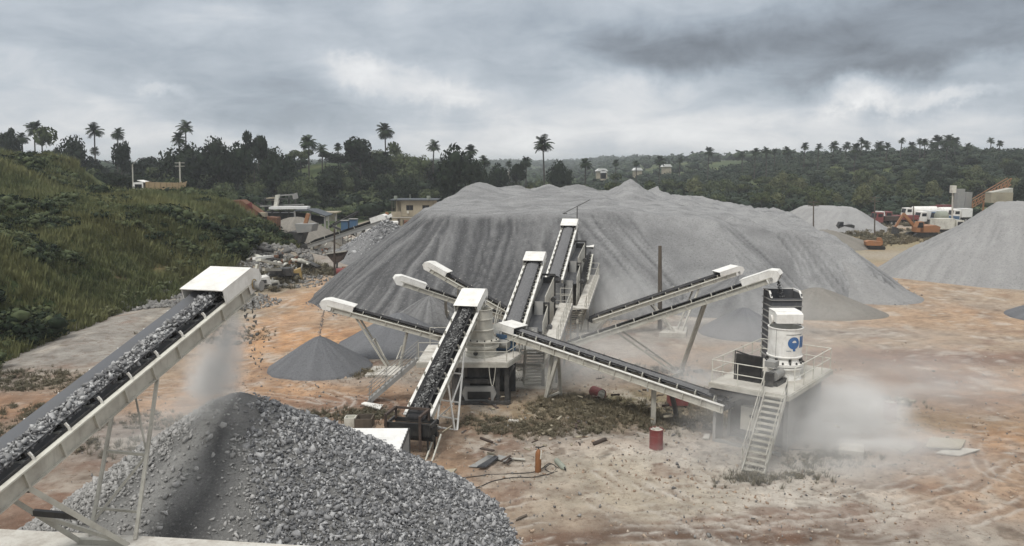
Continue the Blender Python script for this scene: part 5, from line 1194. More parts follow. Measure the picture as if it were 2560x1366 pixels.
# ---- SCREENS
def screen_unit(label, tail, head, base_y, flip=0, tail_label='', clabel='', w=.92, load='fine', side=1):
    f, cv_ = conveyor(clabel, tail, head, w=w, rail_h=.26, hood=1.6, hood_h=.40, load=load, tall=.20, spacing=.95, rail_top=white)
    D = Vector((f.d.x, f.d.y, 0)).normalized(); S = D.cross(Z); L = (Vector((f.h.x, f.h.y, 0))-Vector((f.t.x, f.t.y, 0))).length
    o = Vector((f.t.x, f.t.y, 0)); root = thing('screening_plant', o+D*L*.5, label, 'screening plant', 'screening plants')
    g = lambda a, b, z=0.0: o+D*a+S*b+Z*z
    zt, zh = f.t.z, f.h.z; zc = lambda a: zt+(zh-zt)*a/L      # conveyor height at a
    # chassis
    for b in (-.75, 1.95): MB().beam(g(-1.2, b, 1.35), g(L+.3, b, 1.35), .16, .32).build('chassis_beam', cream, root)
    for a in (-.8, 2.2, 5.5, L-1.5):
        MB().beam(g(a, -.75, 1.3), g(a, 1.95, 1.3), .14, .2).build('cross_member', cream, root)
        for b in (-.75, 1.95): MB().beam(g(a, b, 0), g(a, b, 1.2), .17).build('leg', greysteel, root)
    # screen boxes stepping up beneath the belt, dark inside
    zs = 2.5
    for (a0, a1, z0, z1, b1) in ((1.6, 4.4, 1.6, zc(3.0)-.55, 1.55), (4.3, L-.6, 1.7, zc(6.4)-.4, 1.35)):
        for b in (.55, b1):
            m = MB(); m.prism([g(a0, b, z0), g(a1, b, z0+.4), g(a1, b, z1+.25), g(a0+.3, b, z1-.35)], S*.05); sp = m.build('side_plate', greysteel if b == .55 else cream, root)
        m = MB(); m.prism([g(a1, .6, z0+.3), g(a1, b1, z0+.3), g(a1, b1, z1+.2), g(a1, .6, z1+.2)], D*.05); m.build('end_plate', darksteel, root)
        m = MB(); m.prism([g(a0, .6, z1-.9), g(a0, b1, z1-.9), g(a1, b1, z1-.25), g(a1, .6, z1-.25)], Z*.04); m.build('screen_deck', darkbin, root)
        m = MB()
        for b in (.50, b1+.09): m.beam(g(a1-.1, b, 1.2), g(a1-.1, b, z1+.42), .12)
        m.beam(g(a1-.1, -.75, z1+.40), g(a1-.1, b1+.12, z1+.40), .12, .14); m.beam(g(a1-.1, -.72, 1.3), g(a1-.1, -.72, z1+.40), .12); m.build('portal_frame', darksteel, root)
        m = MB(); m.prism([g(a0-.75, .75, 1.5), g(a0+.1, .75, 1.5), g(a0+.25, .75, z1-.7), g(a0-.15, .75, z1-.6)], S*.55); m.build('discharge_chute', greysteel, root)
        for k in range(4): m = MB(); q = g(a0+.5+k*.22*0+(a1-a0)*.2*k, b1+.08, z0+.1); m.tube(q, q+Z*.28, .07, 8); m.build('spring', darksteel, root)
        m = MB(); q = g((a0+a1)/2, b1+.30, z1-.9); m.tube(q-D*.28, q+D*.28, .17, 12); m.build('vibrator_motor', darksteel, root, smooth=True)
    # walkway on the right hand side
    w0, w1 = 1.85, 2.75
    m = MB(); m.prism([g(-.4, w0, 2.38), g(L*.88, w0, 3.30), g(L*.88, w1, 3.30), g(-.4, w1, 2.38)], Z*.05); m.build('walkway', concrete_l, root)
    m = MB(); m.prism([g(-1.4, -.2, 2.34), g(-.42, -.2, 2.34), g(-.42, w1, 2.34), g(-1.4, w1, 2.34)], Z*.05); m.build('landing', concrete_l, root)
    railing(root, [g(-.4, w1-.05, 2.4), g(L*.88, w1-.05, 3.34)], mat=cream, step=.95); railing(root, [g(L*.88, w1-.05, 3.34), g(L*.88, w0+.05, 3.34)], mat=cream)
    railing(root, [g(-1.35, .0, 2.36), g(-1.35, 1.6, 2.36)], mat=cream, step=.8)
    MB().beam(g(-1.4, w1, 2.2), g(L*.88, w1, 3.15), .07, .2).build('walkway_beam', greysteel, root)
    for a in (0, L*.45, L*.86): MB().beam(g(a, w1-.1, 0), g(a, w1-.1, 2.35+a*.09), .12).build('leg', greysteel, root)
    # curved guard rail on the far left
    m = MB(); pr = None
    for k in range(9):
        t = k/8; p = g(.2+3.2*t, -1.35, 2.0+2.3*math.sin(t*1.6)); 
        if pr is not None: m.tube(pr, p, .028, 6); m.tube(pr-Z*.55, p-Z*.55, .022, 6)
        if k % 2 == 0: m.tube(p, p-Z*1.2, .024, 6)
        pr = p
    m.build('guard_rail', cream, root)
    m = MB(); m.prism([g(-.2, -1.4, 1.62), g(3.6, -1.4, 1.62), g(3.6, -.85, 1.62), g(-.2, -.85, 1.62)], Z*.04); m.build('walkway', concrete, root)
    # belt cover plates left of the conveyor
    return f, root, g, L
f3, s1_, g3, L3 = screen_unit('nearer screening plant with railed walkway, beside the return conveyor hood', A(1281, 818, 46.6), A(1340, 645, 56.6), 46, clabel='front main conveyor carrying wet grey gravel up over the nearer screen')
f4, s2_, g4, L4 = screen_unit('farther screening plant with railed walkway, right behind the nearer one', A(1384, 700, 60.0), A(1426, 560, 71.0), 60, clabel='rear main conveyor climbing highest in front of the huge pile')
stairs(s1_, G(1332, 965), Vector((G(1338, 866, 2.36).x, g3(-1.4, 1.2).y+.05, 2.38)), 1.0, 12, cream, cream)
stairs(s2_, G(1432, 838), g4(-1.35, 2.1, 2.38), 1.0, 12, cream, cream)
conveyor('short conveyor with white hood right behind the farther screening plant', A(1452, 700, 66), A(1469, 618, 73.5), w=.8, hood=1.3, spacing=1.2)
# concrete slabs under the plants
def slab(label, pts, th=.14, mat=None, name='concrete_slab'):
    P = [onground(*p) for p in pts]; z = sum(p.z for p in P)/len(P); m = MB(); m.prism([Vector((p.x, p.y, z-.15)) for p in P], Z*(th+.15)); o = m.build(name, mat or concrete_l, loc=(P[0].x, P[0].y, 0)); tag(o, label, 'slab')
slab('pale concrete footing slab beneath the lowest left conveyor legs', [(912, 944), (935, 921), (1022, 920), (1000, 944)])
slab('grey concrete base slab under the screen stairs', [(1262, 970), (1280, 925), (1400, 925), (1392, 975)], .10, concrete)
slab('sloping grey slab behind the stairs of the farther screening plant', [(1425, 848), (1475, 798), (1522, 798), (1480, 842)], .35, concrete)
slab('small concrete footing of the upper right conveyor legs', [(1648, 842), (1672, 824), (1718, 826), (1714, 844)], .3, concrete)
# ================================================================== BACKGROUND PLACES
def loc_frame(p, yaw):
    x = Vector((math.cos(yaw), math.sin(yaw), 0)); y = Vector((-math.sin(yaw), math.cos(yaw), 0)); p = Vector(p)
    return lambda a, b, c: p+x*a+y*b+Z*c, x, y
def ob(m, g, x, y, c, s): return m.obox(g(*c), x*s[0]/2, y*s[1]/2, Z*s[2]/2)
WHEEL = {}
def wheel(root, p, ax, r=.5, w=.3):
    m = MB(); m.tube(p-ax*w/2, p+ax*w/2, r, 16); t = m.build('wheel', blacksteel, root, smooth=True)
    m = MB(); m.tube(p-ax*(w/2+.01), p+ax*(w/2+.01), r*.45, 10); m.build('rim', greysteel, t)
def truck(label, px, py, Y, yaw, kind, cabm, bodym, name='truck', L=7.0, group=None, cat='truck', zoff=0, W_=2.4):
    q = A(px, py, Y); z = tz(q.x, q.y)+zoff; root = thing(name, (q.x, q.y, z), label, cat, group); g, x, y = loc_frame((q.x, q.y, z), R(yaw)); h = W_/2
    m = MB(); ob(m, g, x, y, (L*.05, 0, .85), (L*.95, .9, .25)); m.build('chassis', blacksteel, root)
    # cab at -x
    xc = -L/2+.9
    if cabm:
        m = MB(); m.prism([g(xc-.85, -h, .7), g(xc-.85, -h, 1.6), g(xc-.65, -h, 2.75), g(xc+.75, -h, 2.8), g(xc+.75, -h, .7)], y*W_); cb = m.build('cab', cabm, root)
        for s_ in (-1, 1): m = MB(); ob(m, g, x, y, (xc+.05, s_*(h+.01), 2.15), (1.0, .03, .65)); m.build('side_window', glass, cb)
        m = MB(); m.prism([g(xc-.86, -h+.15, 1.65), g(xc-.68, -h+.15, 2.6), g(xc-.70, -h+.15, 2.6), g(xc-.88, -h+.15, 1.65)], y*(W_-.3)); m.build('windscreen', glass, cb)
    x0, x1 = -L/2+2.0, L/2
    if kind == 'dump':
        m = MB(); m.prism([g(x0, -h, 1.25), g(x0, -h, 2.75), g(x1-.3, -h, 2.6), g(x1+.3, -h, 2.9), g(x1-.2, -h, 1.25)], y*.08); m.prism([g(x0, h-.08, 1.25), g(x0, h-.08, 2.75), g(x1-.3, h-.08, 2.6), g(x1+.3, h-.08, 2.9), g(x1-.2, h-.08, 1.25)], y*.08)
        ob(m, g, x, y, ((x0+x1)/2-.1, 0, 1.2), (x1-x0-.2, W_-.17, .1)); ob(m, g, x, y, (x0-.0, 0, 2.05), (.08, W_-.17, 1.6)); bd = m.build('dump_body', bodym, root)
        mm = MB(); ob(mm, lambda a, b, c: Vector((0, 0, 0)), x, y, (0, 0, 0), (.12, .10, 1.4)); me = mm.mesh('rib', bodym)
        for k in range(6):
            for s_ in (-1, 1): o = link('rib', me, bd); o.location = g(x0+.4+k*(x1-x0-.7)/5, s_*(h+.04), 1.98)-root.location
        m = MB(); m.prism([g(x0-.05, -h, 2.7), g(x0-.05, h, 2.7), g(x0-1.2, h, 3.0), g(x0-1.2, -h, 3.0)], Z*.08); m.build('cab_guard', cabm or bodym, root)
    elif kind == 'tank':
        m = MB(); m.lathe(g(x0, 0, 2.0), [(0, 0), (.8, .05), (1.1, .3), (1.1, x1-x0-.3), (.8, x1-x0-.05), (0, x1-x0)], 20, x); m.build('tank', bodym, root, smooth=True)
    elif kind == 'mixer':
        ax = (x+Z*.18).normalized(); m = MB(); m.lathe(g(x0, 0, 1.75), [(0, 0), (.7, 0), (1.15, 1.2), (1.15, 2.2), (.55, 3.9), (.5, 4.1), (0, 4.0)], 22, ax); m.build('mixer_drum', bodym, root, smooth=True)
        m = MB(); m.beam(g(x1-.2, 0, 1), g(x1+.1, 0, 3.3), .25, .9); m.build('hopper', orange, root); MB().beam(g(x1, 0, 1.9), g(x1+.9, .3, 1.0), .4, .15).build('discharge_chute', rust, root)
    elif kind == 'box':
        m = MB(); ob(m, g, x, y, ((x0+x1)/2, 0, 2.1), (x1-x0, W_, 1.9)); m.build('box_body', bodym, root)
    elif kind == 'flat':
        m = MB(); ob(m, g, x, y, ((x0+x1)/2, 0, 1.5), (x1-x0, W_, .9)); m.build('side_boards', bodym, root)
    for xx in (xc, L*.18, L*.36):
        for s_ in (-1, 1): wheel(root, g(xx, s_*(h-.2), .5), y)
    return root
truck('white cabbed dump truck with ribbed tan body parked on top of the bank', 398, 478, 121, 4, 'dump', white, tanbody if 'tanbody' in globals() else paint('tan_dump_body', (.36, .27, .155), (.22, .17, .12), .8), L=7.0, zoff=-.55)
truck('old rusty concrete mixer truck in front of the two storey building', 1046, 552, 143, 8, 'mixer', rust, rust, L=5.6)
# ---- two storey building
def building():
    Y = 160; p0 = A(980, 552, Y); p1 = A(1086, 552, Y); w = p1.x-p0.x; z0 = tz((p0.x+p1.x)/2, Y)-.5; ztop = A(1000, 502, Y).z; H = ztop-z0
    root = thing('house', ((p0.x+p1.x)/2, Y+2.5, z0), 'beige two storey concrete house with flat dark roof and open ground floor bay', 'building')
    x0, x1 = p0.x, p1.x; zf = z0+H*.48; P = lambda x, y, z: Vector((x, y, z))
    def wall(nm, xa, xb, ya, yb, za, zb, mt=wallbeige): m = MB(); m.box(((xa+xb)/2, (ya+yb)/2, (za+zb)/2), (xb-xa, yb-ya, zb-za)); return m.build(nm, mt, root)
    bx = x0+w*.22
    wins = [(x0+w*.34, .8), (x0+w*.72, .8)]
    ww, wh = w*.165, H*.17; wz = zf+H*.20
    wall('wall', bx, wins[0][0], Y, Y+.2, zf, ztop); wall('wall', wins[0][0]+ww, wins[1][0], Y, Y+.2, zf, ztop); wall('wall', wins[1][0]+ww, x1, Y, Y+.2, zf, ztop)
    for wx, _ in wins:
        wall('wall', wx, wx+ww, Y, Y+.2, zf, wz); wall('wall', wx, wx+ww, Y, Y+.2, wz+wh, ztop)
        m = MB(); m.box((wx+ww/2, Y+.16, wz+wh/2), (ww, .04, wh)); wn = m.build('window', glass, root)
        m = MB(); m.box((wx+ww/2, Y+.12, wz+wh/2), (.06, .05, wh)); m.box((wx+ww/2, Y+.12, wz+.03), (ww, .05, .06)); m.build('frame', timber, wn)
    wall('side_wall', x1-.2, x1, Y+.2, Y+6, z0, ztop); wall('side_wall', bx, bx+.2, Y+.2, Y+6, zf, ztop); wall('rear_wall', x0, x1, Y+6, Y+6.2, z0, ztop)
    wall('balcony_front', x0-.1, bx, Y-.1, Y+.05, zf-.1, zf+H*.16); wall('balcony_floor', x0-.1, x1+.0, Y-.12, Y+6, zf-.28, zf-.1, concrete)
    for k in range(3): wall('balcony_post', x0+k*w*.07, x0+.12+k*w*.07, Y, Y+.12, zf+H*.16, ztop, timber)
    wall('wall', x0, x0+w*.12, Y, Y+.2, z0, zf-.28); wall('wall', x0+w*.20, x0+w*.25, Y, Y+.2, z0, zf-.28); wall('wall', x1-w*.05, x1-.2, Y, Y+.2, z0, zf-.28)
    wall('bay_lintel', x0+w*.25, x1-w*.05, Y-.02, Y+.25, zf-.62, zf-.28); wall('door', x0+w*.13, x0+w*.19, Y+.1, Y+.15, z0, zf-.5, timber); wall('inner_wall', x0+w*.25, x1-.2, Y+4, Y+4.2, z0, zf-.3, timber)
    m = MB(); m.box(((x0+x1)/2+.2, Y+3, ztop+.12), (w+1.0, 7.2, .18)); rf = m.build('roof', roofdark, root)
    m = MB(); m.tube((x0+w*.42, Y+1, ztop+.2), (x0+w*.42, Y+1, ztop+1.2), .08, 6); m.tube((x0+w*.08, Y+1, ztop+.2), (x0+w*.08, Y+1, ztop+.9), .35, 10); m.tube((x0+w*.86, Y+1, ztop+.2), (x0+w*.86, Y+1, ztop+.9), .4, 10); m.build('roof_tank', greycyl, root)
    m = MB(); m.box((x0+w*.38, Y-.12, zf+.9), (.35, .25, .5)); m.build('air_conditioner', offwhite, root)
building()
# ---- old crusher yard
def thing_boxes(name, label, cat, parts, base):
    root = thing(name, base, label, cat)
    for nm, fn, mt in parts: m = MB(); fn(m); m.build(nm, mt, root)
    return root
fo, co_ = conveyor('old grey conveyor with white rounded head over the distant stone heap', A(772, 612, 112), A(962, 549, 110), w=.9, rail_h=.5, hood=1.9, hood_h=.7, spacing=2.3, tall=.4, hood_mat=white, ribs=False, rail_mat=greysteel, rail_top=cream)
for (a, px, py) in ((.14, 773, 625), (.30, 862, 618), (.72, 872, 622)):
    leg(co_, onground(px, py), fo.P(fo.L*a, 0, -.5), .28, cream)
def steps():
    # rusty stepped ramp
    root = thing('rusty_ramp', A(640, 560, 118), 'rusty sloping steel ramp and hopper walls of the old crusher', 'ramp')
    Y = 117
    def pl(nm, pts, d=1.6, mt=rust): m = MB(); m.prism([A(a, b, Y) for a, b in pts], Vector((0, d, 0))); m.build(nm, mt, root)
    pl('ramp_plate', [(578, 502), (602, 501), (648, 532), (660, 545), (640, 545), (622, 530)], 2.5); pl('ramp_wall', [(578, 503), (640, 546), (640, 580), (610, 560), (582, 520)], .4, rust_dark)
    pl('hopper_wall', [(641, 546), (664, 546), (668, 600), (641, 592)], 2.0, rust_dark); pl('hopper_wall', [(668, 543), (692, 545), (692, 600), (670, 598)], 2.0); pl('crate', [(644, 532), (663, 532), (663, 543), (646, 543)], 1.2, wallbeige); pl('plate', [(615, 512), (628, 506), (632, 524)], .2, redpaint)
steps()
def tower():
    Y = 128; root = thing('crusher_tower', A(705, 530, Y), 'dark skeletal tower of the old crusher with a pale chute and tilted panel', 'tower')
    for px in (664, 680, 700, 722, 738): m = MB(); m.beam(A(px, 560, Y+random.uniform(0, 3)), A(px+random.uniform(-4, 4), 488+random.uniform(0, 12), Y+1), .25); m.build('post', darksteel, root)
    for k, (a, b, c, d) in enumerate(((655, 500, 745, 496), (650, 516, 760, 512), (655, 530, 770, 527), (664, 545, 760, 545), (640, 508, 690, 530), (690, 490, 742, 486))): MB().beam(A(a, b, Y+.4*k), A(c, d, Y+.4*k), .22).build('beam', greysteel if k % 2 else darksteel, root)
    m = MB(); m.prism([A(688, 488, Y-.5), A(697, 487, Y-.5), A(693, 516, Y-.5), A(684, 516, Y-.5)], Vector((0, .8, 0))); m.build('pale_chute', offwhite, root)
    m = MB(); m.prism([A(730, 486, Y-1), A(742, 482, Y-1), A(745, 496, Y-1), A(733, 499, Y-1)], Vector((0, .3, 0))); m.build('tilted_panel', greysteel, root)
    m = MB(); m.prism([A(672, 518, Y-2), A(768, 517, Y-2), A(768, 523, Y-2), A(672, 524, Y-2)], Vector((0, 2, 0))); m.build('roof_strip', sheetwhite, root)
    m = MB(); m.prism([A(665, 495, Y), A(685, 494, Y), A(686, 502, Y), A(666, 502, Y)], Vector((0, 2, 0))); m.build('hopper', wallbeige, root)
    m = MB(); m.box(A(700, 552, Y+2), (6.5, 2, 2.6)); m.build('machine_house', darksteel, root)
tower()
def shed(label, x0, x1, yt, yb, Y, roofm, wallm, drop=10, depth=5):
    root = thing('shed', A((x0+x1)/2, yb, Y), label, 'shed')
    m = MB(); m.prism([A(x0, yt, Y), A((x0+x1)/2, yt, Y), A(x1, yt+drop, Y), A(x1, yt+drop+2.5, Y), A((x0+x1)/2, yt+2.5, Y), A(x0, yt+2.5, Y)], Vector((0, depth, 0))); m.build('roof', roofm, root)
    for px in (x0+2, (x0+x1)/2, x1-3): m = MB(); t = A(px, yt+3+(drop if px > (x0+x1)/2+1 else 0), Y+.5); m.beam((t.x, t.y, tz(t.x, t.y)-.3), t, .25); m.build('post', greysteel, root)
    m = MB(); a = A(x0, yb, Y+depth*.9); b = A(x1, yb, Y+depth*.9); c = A(x1, yt+drop+3, Y+depth*.9); d = A(x0, yt+3, Y+depth*.9); m.prism([a, b, c, d], Vector((0, .15, 0))); m.build('rear_wall', wallm, root)
shed('long dark blue roofed shed beside the old crusher tower', 735, 815, 526, 560, 124, roofdark, blacksteel, 14)
shed('small pale hut with flat roof behind the distant stone piles', 800, 842, 531, 553, 150, wallbeige, cream, 0, 4)
def mobile_crusher(label, px, py, Y, yaw, m1, m2, L=8):
    q = A(px, py, Y); z = tz(q.x, q.y); root = thing('mobile_crusher', (q.x, q.y, z), label, 'crusher'); g, x, y = loc_frame((q.x, q.y, z), R(yaw))
    m = MB(); ob(m, g, x, y, (0, 0, .6), (L*.6, 2.2, .7)); m.build('tracks', darksteel, root)
    m = MB(); m.prism([g(-L*.25, -1, 1.2), g(L*.15, -1, 1.2), g(L*.25, -1, 2.7), g(-L*.1, -1, 2.9), g(-L*.35, -1, 2.2)], y*2); m.build('body', m1, root)
    m = MB(); m.prism([g(L*.1, -1.2, 2.7), g(L*.45, -1.2, 2.9), g(L*.5, -1.2, 4.0), g(L*.05, -1.2, 4.0)], y*2.4); m.build('hopper', m2, root)
    m = MB(); m.beam(g(-L*.1, 0, 1.2), g(-L*.75, 0, 3.4), .9, .3); m.build('side_conveyor', darksteel, root); m = MB(); m.beam(g(L*.2, .3, 3.6), g(L*.3, .3, 5.4), .4, .5); m.build('exhaust', orange, root)
mobile_crusher('white mobile crusher partly hidden behind the old conveyor head', 930, 556, 124, 12, white, white, 8)
mobile_crusher('dusty dark mobile crusher with jaw box below the old tower', 742, 612, 116, -8, darksteel, greysteel, 6)
def bins():
    for k, (px, py) in enumerate(((861, 566), (882, 562))):
        q = A(px, py, 122); z = tz(q.x, q.y); root = thing('blue_bin', (q.x, q.y, z), 'faded blue steel bin, %s of the pair behind the old conveyor' % ('left' if k == 0 else 'right'), 'bin', 'blue bins')
        m = MB(); m.prism([Vector((q.x-.55, q.y, q.z-.9)), Vector((q.x+.5, q.y, q.z-.9)), Vector((q.x+.62, q.y, q.z+.8)), Vector((q.x-.5, q.y, q.z+.8))], Vector((0, 1.1, 0))); m.build('shell', bluep, root)
        m = MB(); m.box((q.x, q.y+.5, q.z+.84), (1.3, 1.3, .08)); m.build('lid', greysteel, root)
        for s_ in (-.4, .4): MB().beam((q.x+s_, q.y+.4, z-.2), (q.x+s_, q.y+.4, q.z-.85), .1).build('leg', darksteel, root)
bins()
conveyor('small white hooded conveyor in the old crusher yard', A(741, 590, 118), A(753, 553, 127), w=.7, hood=1.2, spacing=2, rail_top=white)
conveyor('thin dark old conveyor sloping up behind the blue bins', A(825, 566, 128), A(892, 530, 128), w=.5, hood=0, spacing=2.2, rail_mat=darksteel, rail_top=greysteel)
# ---- poles
def pole(label, px, ytop, ybase, Y=None, w=.2, arm=None, cat='pole', name='utility_pole', mt=timber, group=None):
    b = onground(px, ybase) if Y is None else A(px, ybase, Y); z = tz(b.x, b.y); t = A(px, ytop, b.y)
    root = thing(name, (b.x, b.y, z), label, cat, group); m = MB(); m.tube((b.x, b.y, z-.3), (t.x, b.y, t.z), w/2*1.15, 8, w/2*.8); m.build('shaft', mt, root)
    if arm == 'cross':
        for k in (0.2, .8): m = MB(); m.beam((t.x-.9, t.y, t.z-k), (t.x+.9, t.y, t.z-k), .1); m.build('crossarm', mt, root)
    if arm == 'lamp': m = MB(); m.beam(t, t+Vector((1.3, 0, 1.2)), .18, .1); m.build('lamp_arm', greysteel, root)
    if arm == 'light':
        m = MB(); m.beam(t+Vector((-1.25, .0, -.62)), t+Vector((1.15, 0, .62)), .10, .05); m.build('lamp_bar', darksteel, root); m = MB(); m.box(t+Vector((-1.1, 0, -.62)), (.4, .3, .06)); m.build('lamp_head', darksteel, root)
    if arm == 'box': m = MB(); m.box(t+Vector((.1, 0, -.6)), (.9, .9, 1.5)); m.build('box', offwhite, root)
    return root
pole('dark tapering wooden pole between the two right conveyors', 1650, 615, 822, w=.34)
pole('thin dark light pole with tilted bar above the rear main conveyor', 1443, 517, 600, 72, .10, 'light', 'lamp', 'light_pole', darksteel)
pole('leaning street light pole left of the dump truck', 331, 412, 470, 150, .28, 'lamp', 'lamp', 'street_lamp', concrete)
pole('concrete pole behind the tan dump truck body', 449, 405, 470, 150, .35, 'cross', mt=concrete)
pole('thin rusty pole standing left of the distant stone heap', 836, 572, 690, w=.22, mt=rust_dark)
pole('wooden pole in front of the low pale pile', 2034, 503, 600, 132, .24, 'cross', group='poles on the right')
pole('wooden pole left of the parked red trucks', 2187, 492, 590, 140, .24, 'cross', group='poles on the right')
pole('wooden pole among the parked trucks right of the red ones', 2284, 515, 560, 165, .24, group='poles on the right')
pole('tall mast with pale box on top beside the grey tower', 2382, 466, 545, 165, .35, 'box', 'mast', 'mast', concrete)
def chute():
    q = onground(838, 672); q = Vector((q.x, q.y, 0)); z = tz(q.x, q.y)+.6; root = thing('steel_hopper', (q.x, q.y, z), 'rusty inverted hopper leaning by the thin pole near the distant heap', 'hopper')
    m = MB(); m.prism([A(815, 636, q.y), A(866, 629, q.y), A(854, 652, q.y), A(838, 662, q.y)], Vector((0, 1.2, 0))); m.build('shell', rust_dark, root)
    m = MB(); m.beam(A(815, 635, q.y-.1), A(866, 628, q.y-.1), .2, .15); m.build('rim', cream, root); MB().beam(A(843, 655, q.y), (q.x+.2, q.y, z-.6), .2).build('support', darksteel, root)
chute()
# ---- right hand yard of parked vehicles
YT = [('long dark red truck body parked in the far right yard', 2250, 548, 172, 3, 'flat', redpaint, redpaint, 9), ('red truck cab turned away in the far right yard', 2212, 550, 168, 8, 'flat', redpaint, rust_dark, 6),
      ('white tanker with raised long white tank in the far yard', 2300, 528, 185, 2, 'tank', white, white, 9), ('white box truck parked right of the long red body', 2322, 541, 172, 5, 'box', white, sheetwhite, 6), ('grey tank truck parked beside the blue one', 2342, 545, 168, 5, 'tank', None, greycyl, 5),
      ('blue truck parked beside the grey tank', 2362, 545, 170, 6, 'flat', bluep, bluep, 6), ('white cabbed truck furthest left in the far yard', 2178, 545, 172, 170, 'flat', white, darksteel, 6), ('dark red truck at the back of the far yard', 2352, 530, 190, 10, 'box', redpaint, redpaint, 6),
      ('white pickup sized truck by the mast', 2400, 534, 178, 4, 'box', white, sheetwhite, 5), ('white truck with rounded tank near the mast', 2372, 535, 182, 186, 'tank', white, white, 6), ('large cream truck with dark windows above the orange excavator', 2368, 566, 146, 184, 'box', offwhite, offwhite, 6.2)]
for lb, px, py, Y, yaw, kd, cm, bm_, L in YT: truck(lb, px, py, Y, yaw, kd, cm, bm_, L=L*.88, W_=2.1, group='vehicles parked in the far right yard')
def excavator(label, px, py, Y, yaw, mt, s=1.0, boom=True, name='excavator', cat='excavator'):
    q = A(px, py, Y); z = tz(q.x, q.y); root = thing(name, (q.x, q.y, z), label, cat); g, x, y = loc_frame((q.x, q.y, z), R(yaw)); G_ = lambda a, b, c: g(a*s, b*s, c*s)
    for s_ in (-1, 1): m = MB(); m.prism([G_(-2, s_*1.2-.3, .1), G_(-2.3, s_*1.2-.3, .5), G_(-1.9, s_*1.2-.3, .95), G_(1.9, s_*1.2-.3, .95), G_(2.3, s_*1.2-.3, .5), G_(2, s_*1.2-.3, .1)], y*.6*s); m.build('track', blacksteel, root)
    m = MB(); m.prism([G_(-1.2, -1.3, 1.05), G_(2.3, -1.3, 1.05), G_(2.5, -1.3, 2.0), G_(1.6, -1.3, 2.3), G_(-1.2, -1.3, 2.1)], y*2.6*s); m.build('body', mt, root)
    m = MB(); m.prism([G_(-1.9, -1.3, 1.1), G_(-.6, -1.3, 1.1), G_(-.6, -1.3, 2.95), G_(-1.5, -1.3, 2.95), G_(-1.95, -1.3, 2.0)], y*1.1*s); cb = m.build('cab', mt, root)
    m = MB(); m.prism([G_(-1.8, -1.33, 1.9), G_(-.75, -1.33, 1.9), G_(-.75, -1.33, 2.8), G_(-1.48, -1.33, 2.8)], y*.03); m.build('side_window', glass, cb)
    if boom:
        MB().beam(G_(-1.2, .2, 1.8), G_(-3.6, .2, 4.2), .4*s, .5*s).build('boom', mt, root); MB().beam(G_(-3.5, .2, 4.3), G_(-5.0, .2, 1.9), .3*s, .35*s).build('arm', mt, root)
        m = MB(); m.prism([G_(-5.2, -.3, 2.0), G_(-4.6, -.3, 1.7), G_(-4.4, -.3, .9), G_(-5.3, -.3, .7)], y*1.1*s); m.build('bucket', darksteel, root)
excavator('orange excavator with raised arm at the edge of the far right yard', 2305, 588, 140, 6, orange)
excavator('dark loader parked on the brown mound behind the huge pile', 2107, 562, 150, 10, darksteel, .75, False, 'loader', 'loader')
excavator('small orange red dozer on the pale road between the two big piles', 2187, 618, 122, 170, orange, .6, False, 'bulldozer', 'bulldozer')
excavator('yellow roller drum machine half hidden in bushes behind the huge pile', 2118, 590, 130, 0, yellow, .55, False, 'roller', 'roller')
def plant_right():
    root = thing('asphalt_plant', A(2460, 505, 190), 'orange lattice conveyor climbing over pale silos at the far right edge', 'plant'); m = MB()
    a, b = A(2430, 520, 188), A(2528, 462, 188)
    for dy in (0, 1.6):
        for dz in (0, 1.5): m.beam(a+Vector((0, dy, dz)), b+Vector((0, dy, dz)), .16)
    n = 12
    for k in range(n): p = a.lerp(b, k/n); q = a.lerp(b, (k+1)/n); m.beam(p, q+Z*1.5, .11); m.beam(p+Z*1.5, p, .11)
    m.build('lattice_conveyor', orange, root)
    for k in range(3): p = a.lerp(b, .3+.3*k); MB().beam((p.x, p.y, tz(p.x, p.y)-.3), p, .3).build('leg', orange, root)
    m = MB(); m.box(A(2497, 494, 186), (5.0, 2.5, 2.4)); m.build('cabin', wallbeige, root); m = MB(); p = A(2497, 481, 186); m.prism([p+Vector((-2.5, -1.2, -.1)), p+Vector((2.5, -1.2, -.1)), p+Vector((2.5, -1.2, 1.0))], Vector((0, 2.4, 0))); m.build('roof', cream, root)
    m = MB(); m.box(A(2398, 498, 186), (1.6, 1.6, 4.6)); m.build('silo', greysteel, root); m = MB(); m.box(A(2416, 502, 190), (1.5, 2, 4.0)); m.build('filter_house', greysteel, root)
plant_right()
for k, (px, py, w, lb) in enumerate(((1505, 427, 26, 'white roofed house furthest left in the valley trees'), (1508, 431, 14, 'small white roofed house in front of the leftmost one in the valley'), (1595, 425, 20, 'white roofed house in the middle of the valley trees'), (1668, 416, 20, 'white roofed house right, below the ridge'), (1270, 429, 9, 'tiny white roof left in the valley trees'))):
    p = A(px, py, 420); ww = w/FPX*420; root = thing('house', (p.x, 420, p.z-4), lb, 'house', 'houses in the valley'); m = MB(); m.box((p.x, 422, p.z-2.2), (ww, 5, 4)); m.build('wall', wallbeige, root)
    m = MB(); m.prism([Vector((p.x-ww*.6, 419, p.z-.3)), Vector((p.x+ww*.6, 419, p.z-.3)), Vector((p.x+ww*.35, 419, p.z+1.0)), Vector((p.x-ww*.3, 419, p.z+1.0))], Vector((0, 7, 0))); m.build('roof', sheetwhite, root)
